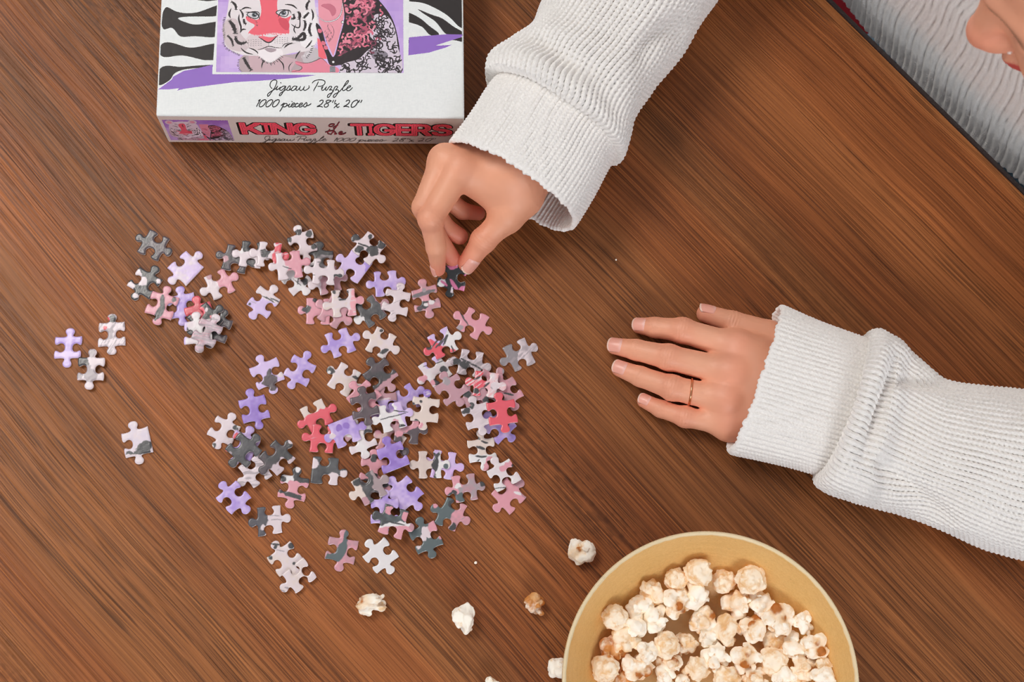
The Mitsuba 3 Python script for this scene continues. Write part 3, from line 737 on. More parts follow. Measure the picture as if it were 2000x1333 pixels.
    (437, 842, -27, 'tbtb', WHITE, WHITE, [('b', 460, 836, 6, DARK), ('b', 420, 871, 5, DARK), ('b', 414, 875, 6, SNOW), ('b', 466, 832, 4, SNOW)], 'pinkish white puzzle piece with two dark tips left of a dark one'),
    (475, 870, -24, 'tbtb', PUR, LAV, [('b', 462, 853, 6, RED), ('b', 444, 883, 8, RED), ('b', 452, 890, 5, FUR)], 'purple and red puzzle piece under a dark one on the left'),
    (500, 921, 125, 'tbtb', WHITE, WHITE, [('f', 8, FUR, .55)], 'pinkish white puzzle piece with fine grey stripes on the left'),
    (572, 954, -10, 'tbtb', PINK, PINK, [('h', 80, 14, DARK), ('b', 562, 934, 11, SNOW), ('b', 553, 936, 6, DARK), ('b', 581, 918, 6, SNOW), ('b', 570, 948, 9, PINK), ('l', 546, 960, 592, 974, 9, DARK), ('b', 594, 972, 5, PINK), ('b', 552, 970, 6, PINK)], 'pink puzzle piece with black bands and a white top'),
    (634, 921, -4, 'btbf', lin(84, 84, 86), DARK, [('b', 612, 905, 11, WHITE), ('b', 650, 938, 13, WHITE), ('b', 672, 930, 10, WHITE)], 'dark grey and white straight-edged puzzle piece alone below the middle'),
    (457, 972, 43, 'tbtb', PUR, LAV, [], 'purple puzzle piece alone at the lower left of the scatter'),
    (527, 1017, -84, 'tbtb', WHITE, WHITE, [('h', 178, 5, lin(80, 76, 82)), ('b', 515, 1030, 5, WHITE), ('l', 527, 1008, 545, 1008, 2, FUR), ('l', 530, 1016, 550, 1015, 2, FUR)], 'half black half white puzzle piece at the lower left of the scatter'),
    (792, 965, 42, 'tbtf', PUR, LAV, [], 'purple corner-cut puzzle piece with one long straight edge below the middle'),
    (908, 954, -80, 'tbtb', MAUVE, FUR, [('h', 180, 4, PINK), ('b', 885, 968, 9, DARK), ('b', 900, 972, 10, TEAL), ('b', 895, 950, 7, SNOW), ('b', 900, 958, 5, FUR), ('b', 942, 944, 7, DARK)], 'pink and grey shiny puzzle piece right of the purple corner-cut one'),
    (880, 1005, -116, 'tbtb', MAUVE, PINK, [('h', 155, -3, TEAL), ('b', 851, 987, 6, PINK), ('b', 882, 985, 7, DARK), ('b', 884, 1030, 7, DARK), ('f', 30, FUR, .25)], 'half dark half pink shiny puzzle piece at the lower right of the scatter'),
    (833, 1050, 23, 'tbtb', TEAL, TEAL, [('b', 836, 1040, 12, WHITE), ('b', 845, 1030, 11, PINK), ('b', 860, 1048, 6, PINK), ('b', 826, 1052, 7, WHITE), ('b', 818, 1068, 5, WHITE)], 'shiny grey-teal puzzle piece with a pink middle at the bottom of the scatter'),
    (751, 1000, 2, 'tbtb', PUR, LAV, [], 'purple puzzle piece under the dark and pink one near the bottom'),
    (743, 1086, 40, 'tbtb', SNOW, SNOW, [], 'plain white puzzle piece alone at the bottom of the scatter'),
    (667, 1075, -11, 'tbtb', MAUVE, PINK, [('l', 676, 1040, 672, 1068, 9, TEAL), ('l', 672, 1062, 660, 1092, 18, TEAL), ('b', 646, 1090, 10, TEAL), ('l', 640, 1090, 660, 1094, 9, TEAL)], 'mauve puzzle piece with a teal-grey band alone at the bottom'),
    (556, 1093, 36, 'tbtb', WHITE, CREAM, [('b', 538, 1070, 4, DARK), ('b', 568, 1068, 6, DARK), ('l', 530, 1064, 545, 1066, 4, DARK), ('b', 529, 1090, 4, DARK), ('b', 573, 1101, 3, DARK), ('l', 540, 1076, 556, 1078, 2, FUR)], 'upper one of the two white puzzle pieces joined together at the bottom'),
    (515, 590, -35, 'tbtb', LAV, LAV, [('h', 62, 6, WHITE), ('l', 512, 578, 530, 586, 2.5, DARK), ('l', 520, 580, 536, 592, 3, DARK), ('l', 528, 582, 545, 590, 3, DARK), ('b', 488, 594, 3, DARK), ('f', -30, FUR, .25)], 'lilac puzzle piece with a white striped upper end, alone in the upper middle'),
    # lying on others
    (585, 1126, 38, 'bbbt', WHITE, CREAM, [('b', 619, 1108, 5, DARK), ('l', 552, 1152, 570, 1162, 3, FUR), ('l', 558, 1146, 576, 1154, 3, FUR)], 'lower one of the two white puzzle pieces joined together at the bottom'),
    (316, 596, -18, 'tbtb', PINK, PINK, [('l', 316, 578, 318, 602, 9, DARK), ('l', 318, 600, 306, 624, 14, DARK), ('b', 340, 585, 5, DARK), ('b', 310, 630, 4, PINK), ('b', 328, 612, 6, PINK)], 'pink puzzle piece with a dark band lapping over the purple one on the left'),
    (404, 650, 155, 'tbtb', lin(198, 174, 184), MAUVE, [('f', -8, FUR, .6), ('h', 45, 30, WHITE)], 'mauve puzzle piece with fine stripes on top of the left pile'),
    (490, 497, 82, 'tbtb', WHITE, WHITE, [('h', 84, 6, DARK), ('b', 490, 526, 8, DARK), ('b', 470, 490, 6, SNOW)], 'white puzzle piece with a black top in the short row near the top'),
    (526, 498, -95, 'tbtb', WHITE, WHITE, [('b', 518, 495, 9, DARK), ('h', -15, 6, RED), ('f', 15, WHITE, .35), ('b', 524, 482, 7, WHITE)], 'white puzzle piece with a red right tab in the short row near the top'),
    (565, 519, 98, 'tbtb', PINK, PINK, [('h', 200, 6, WHITE), ('b', 553, 525, 10, WHITE), ('l', 553, 520, 570, 526, 2, DARK), ('b', 556, 491, 3, DARK)], 'pink and white puzzle piece left of the pink-white one in the upper middle'),
    (632, 531, -92, 'tbtb', WHITE, WHITE, [('b', 660, 543, 9, DARK), ('l', 658, 512, 664, 513, 5, DARK), ('l', 620, 512, 640, 510, 2, DARK), ('l', 602, 536, 615, 538, 2, DARK)], 'pink-white puzzle piece with a dark corner on top in the upper middle'),
    (774, 590, -12, 'tbtb', WHITE, WHITE, [('f', 25, FUR, .4), ('f', 25, WHITE, .3)], 'white puzzle piece with grey dashes lapping over the lavender one'),
    (670, 591, -85, 'tbtb', CREAM, WHITE, [('h', 0, 8, WHITE), ('b', 668, 580, 9, DARK), ('b', 676, 570, 5, DARK), ('b', 652, 570, 4, DARK), ('h', 0, 16, lin(226, 160, 168)), ('f', 12, WHITE, .5), ('b', 702, 585, 8, PINK), ('b', 684, 612, 6, PINK)], 'pink striped and white puzzle piece with a dark heart in the upper middle'),
    (864, 670, -63, 'tbtb', LAV, LAV, [('h', -15, 2, SNOW), ('h', -112, 4, RED), ('l', 845, 678, 858, 660, 3, DARK), ('l', 852, 680, 864, 662, 3, DARK), ('l', 858, 676, 872, 656, 3, DARK), ('l', 866, 674, 874, 654, 4, DARK), ('l', 882, 676, 886, 688, 3, DARK), ('b', 838, 680, 5, DARK)], 'lilac, red and white puzzle piece with dark pen strokes right of the middle'),
    (883, 760, -146, 'tbtb', MAUVE, lin(184, 140, 150), [('b', 872, 745, 8, FUR)], 'plain mauve puzzle piece left of the red striped one on the right'),
    (932, 812, -162, 'tbtb', lin(200, 184, 188), WHITE, [('f', 30, WHITE, .45), ('b', 912, 802, 6, DARK), ('b', 921, 792, 7, DARK), ('b', 906, 806, 4, DARK)], 'grey-white furry puzzle piece with dark spots on the right pile'),
    (984, 928, 30, 'tbbb', SNOW, WHITE, [('b', 990, 912, 8, PINK), ('b', 983, 916, 6, PINK), ('b', 998, 906, 6, PINK), ('b', 1001, 910, 3, DARK), ('l', 964, 954, 1004, 952, 2, DARK), ('l', 992, 962, 1004, 962, 3, DARK)], 'white puzzle piece with a pink patch over a pink one at the lower right'),
    (838, 909, -88, 'tbtb', lin(206, 188, 180), lin(200, 178, 172), [('h', 0, 6, DARK), ('h', -6, 17, SNOW), ('b', 852, 879, 7, LAV), ('b', 870, 911, 5, TEAL), ('b', 815, 931, 5, DARK)], 'beige puzzle piece with a broad dark band over the lilac one'),
    (721, 953, -59, 'tbtb', DARK, lin(88, 86, 88), [('h', 205, 12, CREAM), ('h', 10, 8, lin(160, 140, 142)), ('b', 697, 943, 7, DARK), ('b', 714, 980, 8, MAUVE)], 'dark and beige puzzle piece below the pink one with a dark tab'),
    (767, 893, 20, 'tbfb', DEEP, PUR, [], 'deep purple puzzle piece with a bright straight lower edge in the middle'),
    (674, 844, 23, 'ftbt', PUR, LAV, [('b', 662, 836, 6, DEEP), ('b', 676, 832, 7, DEEP), ('b', 650, 852, 6, WHITE)], 'large mottled purple straight-edged puzzle piece left of the big dark one'),
    (831, 800, -3, 'tbtb', CREAM, CREAM, [('b', 834, 768, 10, DEEP), ('b', 815, 758, 9, LAV), ('b', 837, 777, 2.2, DARK), ('b', 822, 785, 3, DARK), ('b', 807, 790, 4, DARK), ('b', 814, 823, 4, DARK), ('f', 20, WHITE, .3), ('b', 822, 832, 5, PINK)], 'cream puzzle piece with dark dots and a purple tab'),
    (711, 777, 45, 'tbtb', PINK, PINK, [], 'pink puzzle piece showing under the big dark one in the middle'),
    (475, 880, 139, 'tbtb', DARK, lin(84, 82, 84), [('b', 450, 886, 4, FUR)], 'dark grey puzzle piece lying over the purple and red one on the left'),
    (541, 894, -43, 'tbtb', DARK, DMAU, [('h', -40, 6, lin(196, 176, 182)), ('b', 560, 890, 9, DARK), ('b', 548, 886, 8, DARK), ('b', 567, 862, 5, WHITE), ('f', 50, DARK, .3)], 'black puzzle piece with a pinkish side over the finely striped one'),
    (768, 1019, -108, 'tbtb', DARK, TEAL, [('h', -80, 3, SNOW), ('b', 760, 998, 8, PINK), ('b', 792, 1010, 8, PINK), ('h', -85, 10, PINK), ('l', 748, 1018, 790, 1026, 3, DARK), ('b', 806, 1030, 8, MAUVE)], 'dark, white and pink puzzle piece near the bottom of the scatter'),
    (767, 814, -76, 'tbtb', SNOW, SNOW, [('h', 20, 14, LAV), ('b', 778, 785, 12, LAV), ('l', 744, 820, 772, 812, 2.4, DARK), ('l', 754, 800, 796, 806, 2.4, DARK), ('l', 772, 812, 792, 808, 2, DARK), ('b', 772, 824, 6, PINK), ('l', 766, 832, 790, 832, 6, DARK)], 'white and lilac puzzle piece with black line drawing in the middle'),
    (949, 750, -97, 'tbtb', lin(230, 168, 172), WHITE, [('h', 160, 0, RED), ('f', 38, SNOW, .5), ('f', 38, RED, .25), ('l', 926, 742, 938, 736, 4, DARK), ('l', 945, 756, 956, 748, 4, DARK), ('b', 962, 757, 4, FUR), ('b', 930, 765, 6, DARK), ('b', 967, 755, 8, WHITE)], 'red and white striped puzzle piece on top of the right pile'),
    (712, 794, 14, 'tbtb', DMAU, lin(98, 80, 86), [], 'big dark brown-grey puzzle piece on top in the middle'),
    (981, 806, 9, 'tbtb', RED, RED, [('f', 40, lin(214, 84, 98), .3)], 'plain red puzzle piece on top at the right'),
]
PX = 2620.0      # pixels of the photograph to a metre, for the prints
THICK = 0.0020


def side_curve(kind, L, rg, n=30):
    """One side from (-L/2, 0) to (L/2, 0) in metres, outwards +y."""
    if kind == 'f':
        return np.array([[-L / 2, 0.0], [L / 2, 0.0]])
    o = rg.uniform(-0.05, 0.05) * L
    w, hgt = rg.uniform(0.93, 1.06), rg.uniform(0.94, 1.08)
    c = 0.0007 * rg.uniform(0.4, 1.5)
    half = np.array([[-2.35 * w, 0.35], [-2.45 * w, 1.7], [-3.3 * w, 3.5], [-2.75 * w, 5.5], [-1.2 * w, 6.5]]) * 1e-3
    half[:, 1] *= hgt
    pts = np.vstack([[[-L / 2, 0]], [[-L * 0.34, -c * 0.5]], half + [o, 0], [[o, 0.0066 * hgt]], (half * [-1, 1])[::-1] + [o, 0], [[L * 0.34, -c * 0.5]], [[L / 2, 0]]])
    c_ = spline(pts, 6)
    return c_ if kind == 't' else c_ * [1, -1]


def piece_outline(sides, rg):
    w, h = rg.uniform(0.0182, 0.0204), rg.uniform(0.0170, 0.0186)
    if 'f' in sides:
        w, h = 0.0195, 0.0190
    if sides == 'tbtb':
        w, h = rg.uniform(0.0186, 0.0206), rg.uniform(0.0168, 0.0182)
    C = np.array([[-w / 2, h / 2], [w / 2, h / 2], [w / 2, -h / 2], [-w / 2, -h / 2]])
    C = C + np.array([[rg.uniform(-1, 1), rg.uniform(-1, 1)] for _ in range(4)]) * 0.0007
    loop = []
    for k, kind in enumerate(sides):
        a, b = C[k], C[(k + 1) % 4]
        L = np.linalg.norm(b - a)
        x = (b - a) / L
        y = np.array([-x[1], x[0]])
        c = side_curve(kind, L, rg)
        loop.append((a + b) / 2 + c[:-1, :1] * x + c[:-1, 1:] * y)
    P = sg.Polygon(np.vstack(loop)).buffer(0)
    P = P.buffer(-0.00013, quad_segs=3).buffer(0.00013, quad_segs=3)
    return max(P.geoms, key=lambda g: g.area) if P.geom_type == 'MultiPolygon' else P


def ring_points(poly, step):
    L = poly.exterior.length
    n = max(int(L / step), 8)
    return np.array([poly.exterior.interpolate(i / n, normalized=True).coords[0] for i in range(n)])


def piece_mesh(poly, rg, gap=0.00048):
    """Vertices, faces, and the height fall towards the edge: a stamped card piece with a rolled upper edge and straight sides."""
    B = ring_points(poly, gap)
    ring = [B]
    for d in (0.00022, 0.00060, 0.00105):
        g = poly.buffer(-d, quad_segs=4)
        for q in getattr(g, 'geoms', [g]):
            if not q.is_empty and q.exterior.length > 0.003:
                ring.append(ring_points(q, gap * 1.1))
    inner = poly.buffer(-0.0014)
    x0, y0, x1, y1 = poly.bounds
    gx, gy = np.meshgrid(np.arange(x0, x1, gap * 1.15), np.arange(y0, y1, gap))
    gx = gx + (np.arange(gx.shape[0]) % 2)[:, None] * gap * 0.57
    G = np.stack([gx.ravel(), gy.ravel()], 1)
    G = G[shapely.contains_xy(inner, G[:, 0], G[:, 1])]
    P = np.vstack(ring + [G])
    tri = Delaunay(P + np.array([[rg.uniform(-1, 1), rg.uniform(-1, 1)] for _ in P]) * 1e-9).simplices
    c = P[tri].mean(1)
    area = np.cross(P[tri[:, 1]] - P[tri[:, 0]], P[tri[:, 2]] - P[tri[:, 0]])
    tri = np.where(area[:, None] < 0, tri[:, ::-1], tri)
    tri = tri[shapely.contains_xy(poly, c[:, 0], c[:, 1]) & (np.abs(area) > 1e-12)]
    dist = cKDTree(B).query(P)[0]
    dist[:len(B)] = 0
    fall = 0.00048 * (1 - smoothstep(-0.0003, 0.0009, dist))
    n, m = len(P), len(B)
    E = np.vstack([tri[:, [0, 1]], tri[:, [1, 2]], tri[:, [2, 0]]])
    key = E[:, 0] * n + E[:, 1]
    rim = E[~np.isin(key, E[:, 1] * n + E[:, 0])]
    # walls: their own copies of the rim, and an under side
    V = np.vstack([np.c_[P, THICK - fall], np.c_[P, THICK - fall], np.c_[P, np.zeros(n)], np.c_[P, np.zeros(n)]])
    wall = np.vstack([np.c_[rim[:, 0] + n, rim[:, 0] + 2 * n, rim[:, 1] + 2 * n], np.c_[rim[:, 0] + n, rim[:, 1] + 2 * n, rim[:, 1] + n]])
    F = np.vstack([tri, wall, tri[:, ::-1] + 3 * n])
    used, inv = np.unique(F, return_inverse=True)
    part = used // n
    return V[used], inv.reshape(F.shape), part


def value(p, seed):
    return meshkit.noise(np.c_[p, np.full(len(p), 0.37)], seed)


def print_color(px, base, mott, layers, seed, turn):
    """Colours of the print at offsets px (n x 2, pixels, x right, y up from the piece's centre in the photograph's upright frame)."""
    u, v = px[:, 0], px[:, 1]
    m = smoothstep(0.3, 0.75, value(px / 13, seed) * 0.65 + value(px / 5, seed + 3) * 0.35)[:, None]
    col = base * (1 - m) + mott * m
    wob = np.stack([value(px / 7, seed + 11) - 0.5, value(px / 7, seed + 12) - 0.5], 1) * 8
    fine = (value(px / 2.6, seed + 13) - 0.5) * 2.2
    for L in layers:
        if L[0] == 'h':
            a = math.radians(L[1])
            q = (px + wob) @ [math.cos(a), math.sin(a)] - L[2] + fine
            k, c = smoothstep(-0.7, 0.7, q), L[3]
        elif L[0] == 'b':
            q = np.linalg.norm(px + wob * min(1, L[3] / 9) - [L[1], L[2]], axis=1) - L[3] + fine * min(1, L[3] / 8)
            k, c = 1 - smoothstep(-0.7, 0.7, q), L[4]
        elif L[0] == 'l':
            a, b = np.array(L[1:3], float), np.array(L[3:5], float)
            ab = b - a
            t = np.clip(((px + wob * 0.35 - a) @ ab) / max(ab @ ab, 1e-9), 0, 1)
            q = np.linalg.norm(px + wob * 0.35 - a - t[:, None] * ab, axis=1) - L[5] / 2 * (1 - 0.4 * np.abs(2 * t - 1) ** 3)
            k, c = 1 - smoothstep(-0.6, 0.6, q), L[6]
        else:
            a = math.radians(L[1])
            along, across = px @ [math.cos(a), math.sin(a)], px @ [-math.sin(a), math.cos(a)]
            q = value(np.stack([along / 16, across / 2.1 + 0.06 * wob[:, 0]], 1), seed + 17)
            k, c = smoothstep(1.02 - L[3], 1.14 - L[3], q) * 0.8, L[2]
        col = col * (1 - k[:, None]) + c * k[:, None]
    return col


def piece_bump(p, n, uv):
    return mikit.noise(p.x * 420, p.y * 420, 1.0) + 0.5 * mikit.noise(p.x * 1100, p.y * 1100, 2.0)


scene['piece_card'] = {'type': 'bumpmap', 'arbitrary': {'type': 'proc', **{k: v for k, v in mikit.proc(piece_bump, 2e-4).items() if k != 'type'}}, 'scale': 0.00007,
                       'bsdf': principled(VC, 0.30, 0.5, clearcoat=0.7, clearcoat_gloss=0.82)}
CARD = lin(186, 172, 166)
_stack = []


def add_piece(u, v, turn, sides, base, mott, layers, label, seed, pose=None):
    rg = random.Random(1000 + seed)
    poly = piece_outline(sides, rg)
    V, F, part = piece_mesh(poly, rg)
    a = math.radians(turn)
    R = np.array([[math.cos(a), -math.sin(a)], [math.sin(a), math.cos(a)]])
    xy = V[:, :2] @ R.T
    loc = []
    for L in layers:
        if L[0] == 'b':
            loc.append(('b', L[1] - u, v - L[2], L[3], L[4]))
        elif L[0] == 'l':
            loc.append(('l', L[1] - u, v - L[2], L[3] - u, v - L[4], L[5], L[6]))
        else:
            loc.append(L)
    col = np.where((part == 0)[:, None], print_color(xy * PX, base, mott, loc, seed, turn), CARD)
    key = numbered('puzzle_piece')
    if pose is None:
        z = 0.00005
        for _ in range(3):
            c = at(u, v, z + THICK)
            world = shapely.affinity.translate(shapely.transform(poly, lambda p: p @ R.T), c[0], c[1])
            z = max([0.00005] + [zz + THICK + 0.00004 for w, zz in _stack if w.intersects(world) and w.intersection(world).area > 2e-7])
        c = at(u, v, z + THICK)
        _stack.append((world, z))
        W = np.c_[xy + c[:2], V[:, 2] + z]
    else:
        W = pose(np.c_[xy, V[:, 2]])
    put(key, (W, F), 'piece_card', True, color=col)
    tag(key, label, 'puzzle piece', 'jigsaw pieces scattered on the table')
    return key


for i, P in enumerate(PIECES):
    add_piece(*P, seed=i)


def held_pose(p):
    """The piece between thumb and finger, tipped so that its far tab is lifted."""
    a, b = math.radians(30), math.radians(-12)
    Rx = np.array([[1, 0, 0], [0, math.cos(a), -math.sin(a)], [0, math.sin(a), math.cos(a)]])
    Ry = np.array([[math.cos(b), 0, math.sin(b)], [0, 1, 0], [-math.sin(b), 0, math.cos(b)]])
    return p @ (Ry @ Rx).T + at(884, 541, HELD_Z) + [0, 0, -0.001]


HELD_Z = 0.0105
HOT = lin(206, 112, 150)
add_piece(884, 541, -14, 'tbtb', lin(26, 26, 28), lin(30, 30, 32), [('b', 886, 512, 12, HOT), ('b', 862, 550, 9, SNOW), ('l', 862, 546, 872, 556, 6, HOT), ('b', 903, 565, 9, HOT), ('l', 881, 545, 892, 568, 7, HOT), ('l', 882, 560, 880, 574, 4, WHITE), ('b', 874, 575, 8, lin(26, 26, 28)), ('b', 912, 538, 4, HOT)],
          'black and pink puzzle piece held between thumb and finger', seed=777, pose=held_pose)
# ------------------------------------------------------------------ bowl and popcorn
RIM_Z = 0.064
BOWL_C = at(1390, 1332, RIM_Z)[:2]
BOWL_R = 0.1015
inner = np.array([[0, 6.0], [30, 6.1], [50, 7.0], [63, 10.5], [75, 19], [85, 32], [92, 46], [96.5, 57], [98.4, 62.6]]) / 1000
outer = np.array([[101.5, 62.2], [99.8, 55], [95.5, 42], [88, 28], [78, 15], [66, 6.5], [56, 3.2], [54, 0.2], [50, 0.2], [49, 2.0], [0, 2.0]]) / 1000
rim = np.array([[98.9, 63.9], [99.8, 64.5], [100.7, 64.5], [101.4, 63.8]]) / 1000
profile = np.vstack([spline(inner, 8), rim, spline(outer[:7], 6), outer[7:]])
BV, BQ = lathe(profile, 200)
BV[:, :2] += BOWL_C
bowl_z = PchipInterpolator(inner[:, 0], inner[:, 1])


def glaze(p, n, uv):
    dx, dy = p.x - float(BOWL_C[0]), p.y - float(BOWL_C[1])
    r = dr.sqrt(dx * dx + dy * dy)
    sp = mikit.noise(p.x * 1500, p.y * 1500, p.z * 1500)
    sp2 = mikit.noise(p.x * 700 + 9, p.y * 700, p.z * 700)
    a = dr.atan2(dy, dx)
    rings = mikit.noise(r * 900, p.z * 900, a * 2)
    col = mikit.mix(lin(205, 160, 92).tolist(), lin(226, 185, 122).tolist(), 0.45 * sp + 0.3 * sp2 + 0.25 * rings)
    worn = mikit.smoothstep(0.0625, 0.0640, p.z + 0.0010 * (mikit.noise(a * 30, 1.0, 2.0) - 0.5)) * mikit.smoothstep(0.0968, 0.0985, r)
    col = mikit.mix(col, lin(226, 208, 172).tolist(), 0.85 * worn)
    dark = mikit.smoothstep(0.86, 0.95, mikit.noise(p.x * 420, p.y * 420, p.z * 420 + 5))
    floor_ = 1 - mikit.smoothstep(0.050, 0.064, r)
    col = mikit.mix(col, lin(202, 166, 122).tolist(), 0.6 * floor_)
    return col * (1 - 0.10 * dark)


scene['stoneware'] = principled(mikit.proc(glaze), 0.46, 0.45)
put('bowl', (BV, BQ[:, ::-1]), 'stoneware', True)
tag('bowl', 'yellow-tan stoneware bowl with a paler rim, full of popcorn', 'bowl')


def unit(r):
    v = r.normal(size=3)
    return v / np.linalg.norm(v)


def popcorn_mesh(kind, R, seed, hull_dir=None):
    """A popped kernel about R in radius: 'ball' (round, crinkled), 'white', 'tan' or 'caramel' (lobed), 'hull' (lobed, with the brown hull showing)."""
    r = np.random.default_rng(4000 + seed)
    blobs, hulls = [], []
    if kind == 'ball':
        blobs.append((np.zeros(3), 0.86 * R, 0))
        for _ in range(16):
            d = unit(r)
            blobs.append((d * R * 0.66, R * r.uniform(0.24, 0.36), r.uniform(0, 0.8)))
    else:
        n = {'white': 7, 'tan': 7, 'caramel': 6, 'hull': 7}[kind]
        blobs.append((np.zeros(3), 0.44 * R, 0.3))
        dirs = []
        for _ in range(n):
            d = max((unit(r) for _ in range(12)), key=lambda q: min([np.linalg.norm(q - e) for e in dirs] or [1]))
            dirs.append(d)
            s = r.uniform(0.32, 0.50)
            blobs.append((d * R * r.uniform(0.46, 0.62), R * s, r.uniform(0, 1)))
            for _ in range(2):
                q = d + 0.75 * unit(r)
                q /= np.linalg.norm(q)
                blobs.append((q * R * r.uniform(0.60, 0.86), R * r.uniform(0.13, 0.24), r.uniform(0, 1)))
        if kind in ('hull', 'caramel') and hull_dir is not None:
            h = np.asarray(hull_dir, float) / np.linalg.norm(hull_dir)
            keep = []
            for c, s, t in blobs:       # open the flake where the hull sits
                keep.append((c, s, t) if (c @ h) < 0.42 * R or np.linalg.norm(c) < 0.1 * R else (c * 0.8, s * 0.55, t))
            blobs = keep
            e = np.cross(h, unit(r)); e /= np.linalg.norm(e)
            for sgn, q in ((1, r.uniform(.30, .38)), (-1, r.uniform(.20, .30))):
                hulls.append((h * R * r.uniform(.40, .52) + e * R * 0.27 * sgn, R * q))
    o1, o2 = r.uniform(0, 50, 3), r.uniform(0, 50, 3)
    k = (0.10 if kind == 'ball' else 0.13) * R

    def warp(p):
        return p + (np.stack([meshkit.noise(p / (0.42 * R) + o1 + i * 7.7, 3) for i in range(3)], -1) - 0.5) * 0.28 * R

    def flake(p):
        q = warp(p)
        d = np.linalg.norm(q - blobs[0][0], axis=1) - blobs[0][1]
        for c, s, _ in blobs[1:]:
            d = smin(d, np.linalg.norm(q - c, axis=1) - s, k)
        n1 = meshkit.noise(p / (0.23 * R) + o2, 5)
        n2 = meshkit.noise(p / (0.10 * R) + o1, 7)
        ridge = 1 - np.abs(2 * n1 - 1)
        amp = 0.14 if kind == 'ball' else 0.08
        return d + R * (amp * (ridge - 0.6) - 0.045 * (n2 - 0.5))

    def hull(p):
        d, q = np.full(len(p), 1.0), p + 0.8 * (warp(p) - p)
        for c, s in hulls:
            d = np.minimum(d, np.linalg.norm(q - c, axis=1) - s)
        return d + 0.05 * R * (meshkit.noise(p / (0.16 * R) + o2, 23) - 0.5)

    f = lambda p: np.minimum(flake(p), hull(p)) if hulls else flake(p)
    b = 1.35 * R
    V, F = surface_nets(f, [-b] * 3, [b] * 3, R / 13.0)
    # colours: creamy flake, toasted where the noise and the crests say, brown hull
    n = vertex_normals(V, F)
    toast = meshkit.fbm(V / (0.55 * R) + o2, 3, 11)
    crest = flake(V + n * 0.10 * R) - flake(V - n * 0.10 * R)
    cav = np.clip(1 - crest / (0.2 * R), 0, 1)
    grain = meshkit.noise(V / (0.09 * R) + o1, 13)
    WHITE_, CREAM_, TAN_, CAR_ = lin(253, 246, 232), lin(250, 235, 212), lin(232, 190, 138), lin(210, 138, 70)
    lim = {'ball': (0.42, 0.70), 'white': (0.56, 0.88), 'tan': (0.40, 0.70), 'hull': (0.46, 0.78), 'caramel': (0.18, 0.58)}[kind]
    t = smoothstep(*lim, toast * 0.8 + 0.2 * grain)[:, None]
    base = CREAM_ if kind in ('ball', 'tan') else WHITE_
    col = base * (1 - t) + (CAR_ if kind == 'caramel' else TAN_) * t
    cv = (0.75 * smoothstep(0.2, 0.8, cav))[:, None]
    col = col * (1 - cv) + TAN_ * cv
    if hulls:
        hb = smoothstep(0.0, 0.16 * R, flake(V) - hull(V))[:, None]
        hc = lin(178, 104, 42) * (0.7 + 0.5 * meshkit.noise(V / (0.3 * R), 17)[:, None])
        col = col * (1 - hb) + hc * hb
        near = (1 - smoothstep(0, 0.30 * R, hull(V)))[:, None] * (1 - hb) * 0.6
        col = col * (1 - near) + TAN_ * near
    return V, F, col


scene['popcorn_flake'] = two(principled(VC, 0.62, 0.3))
U, D_ = (0, 0, 1), None
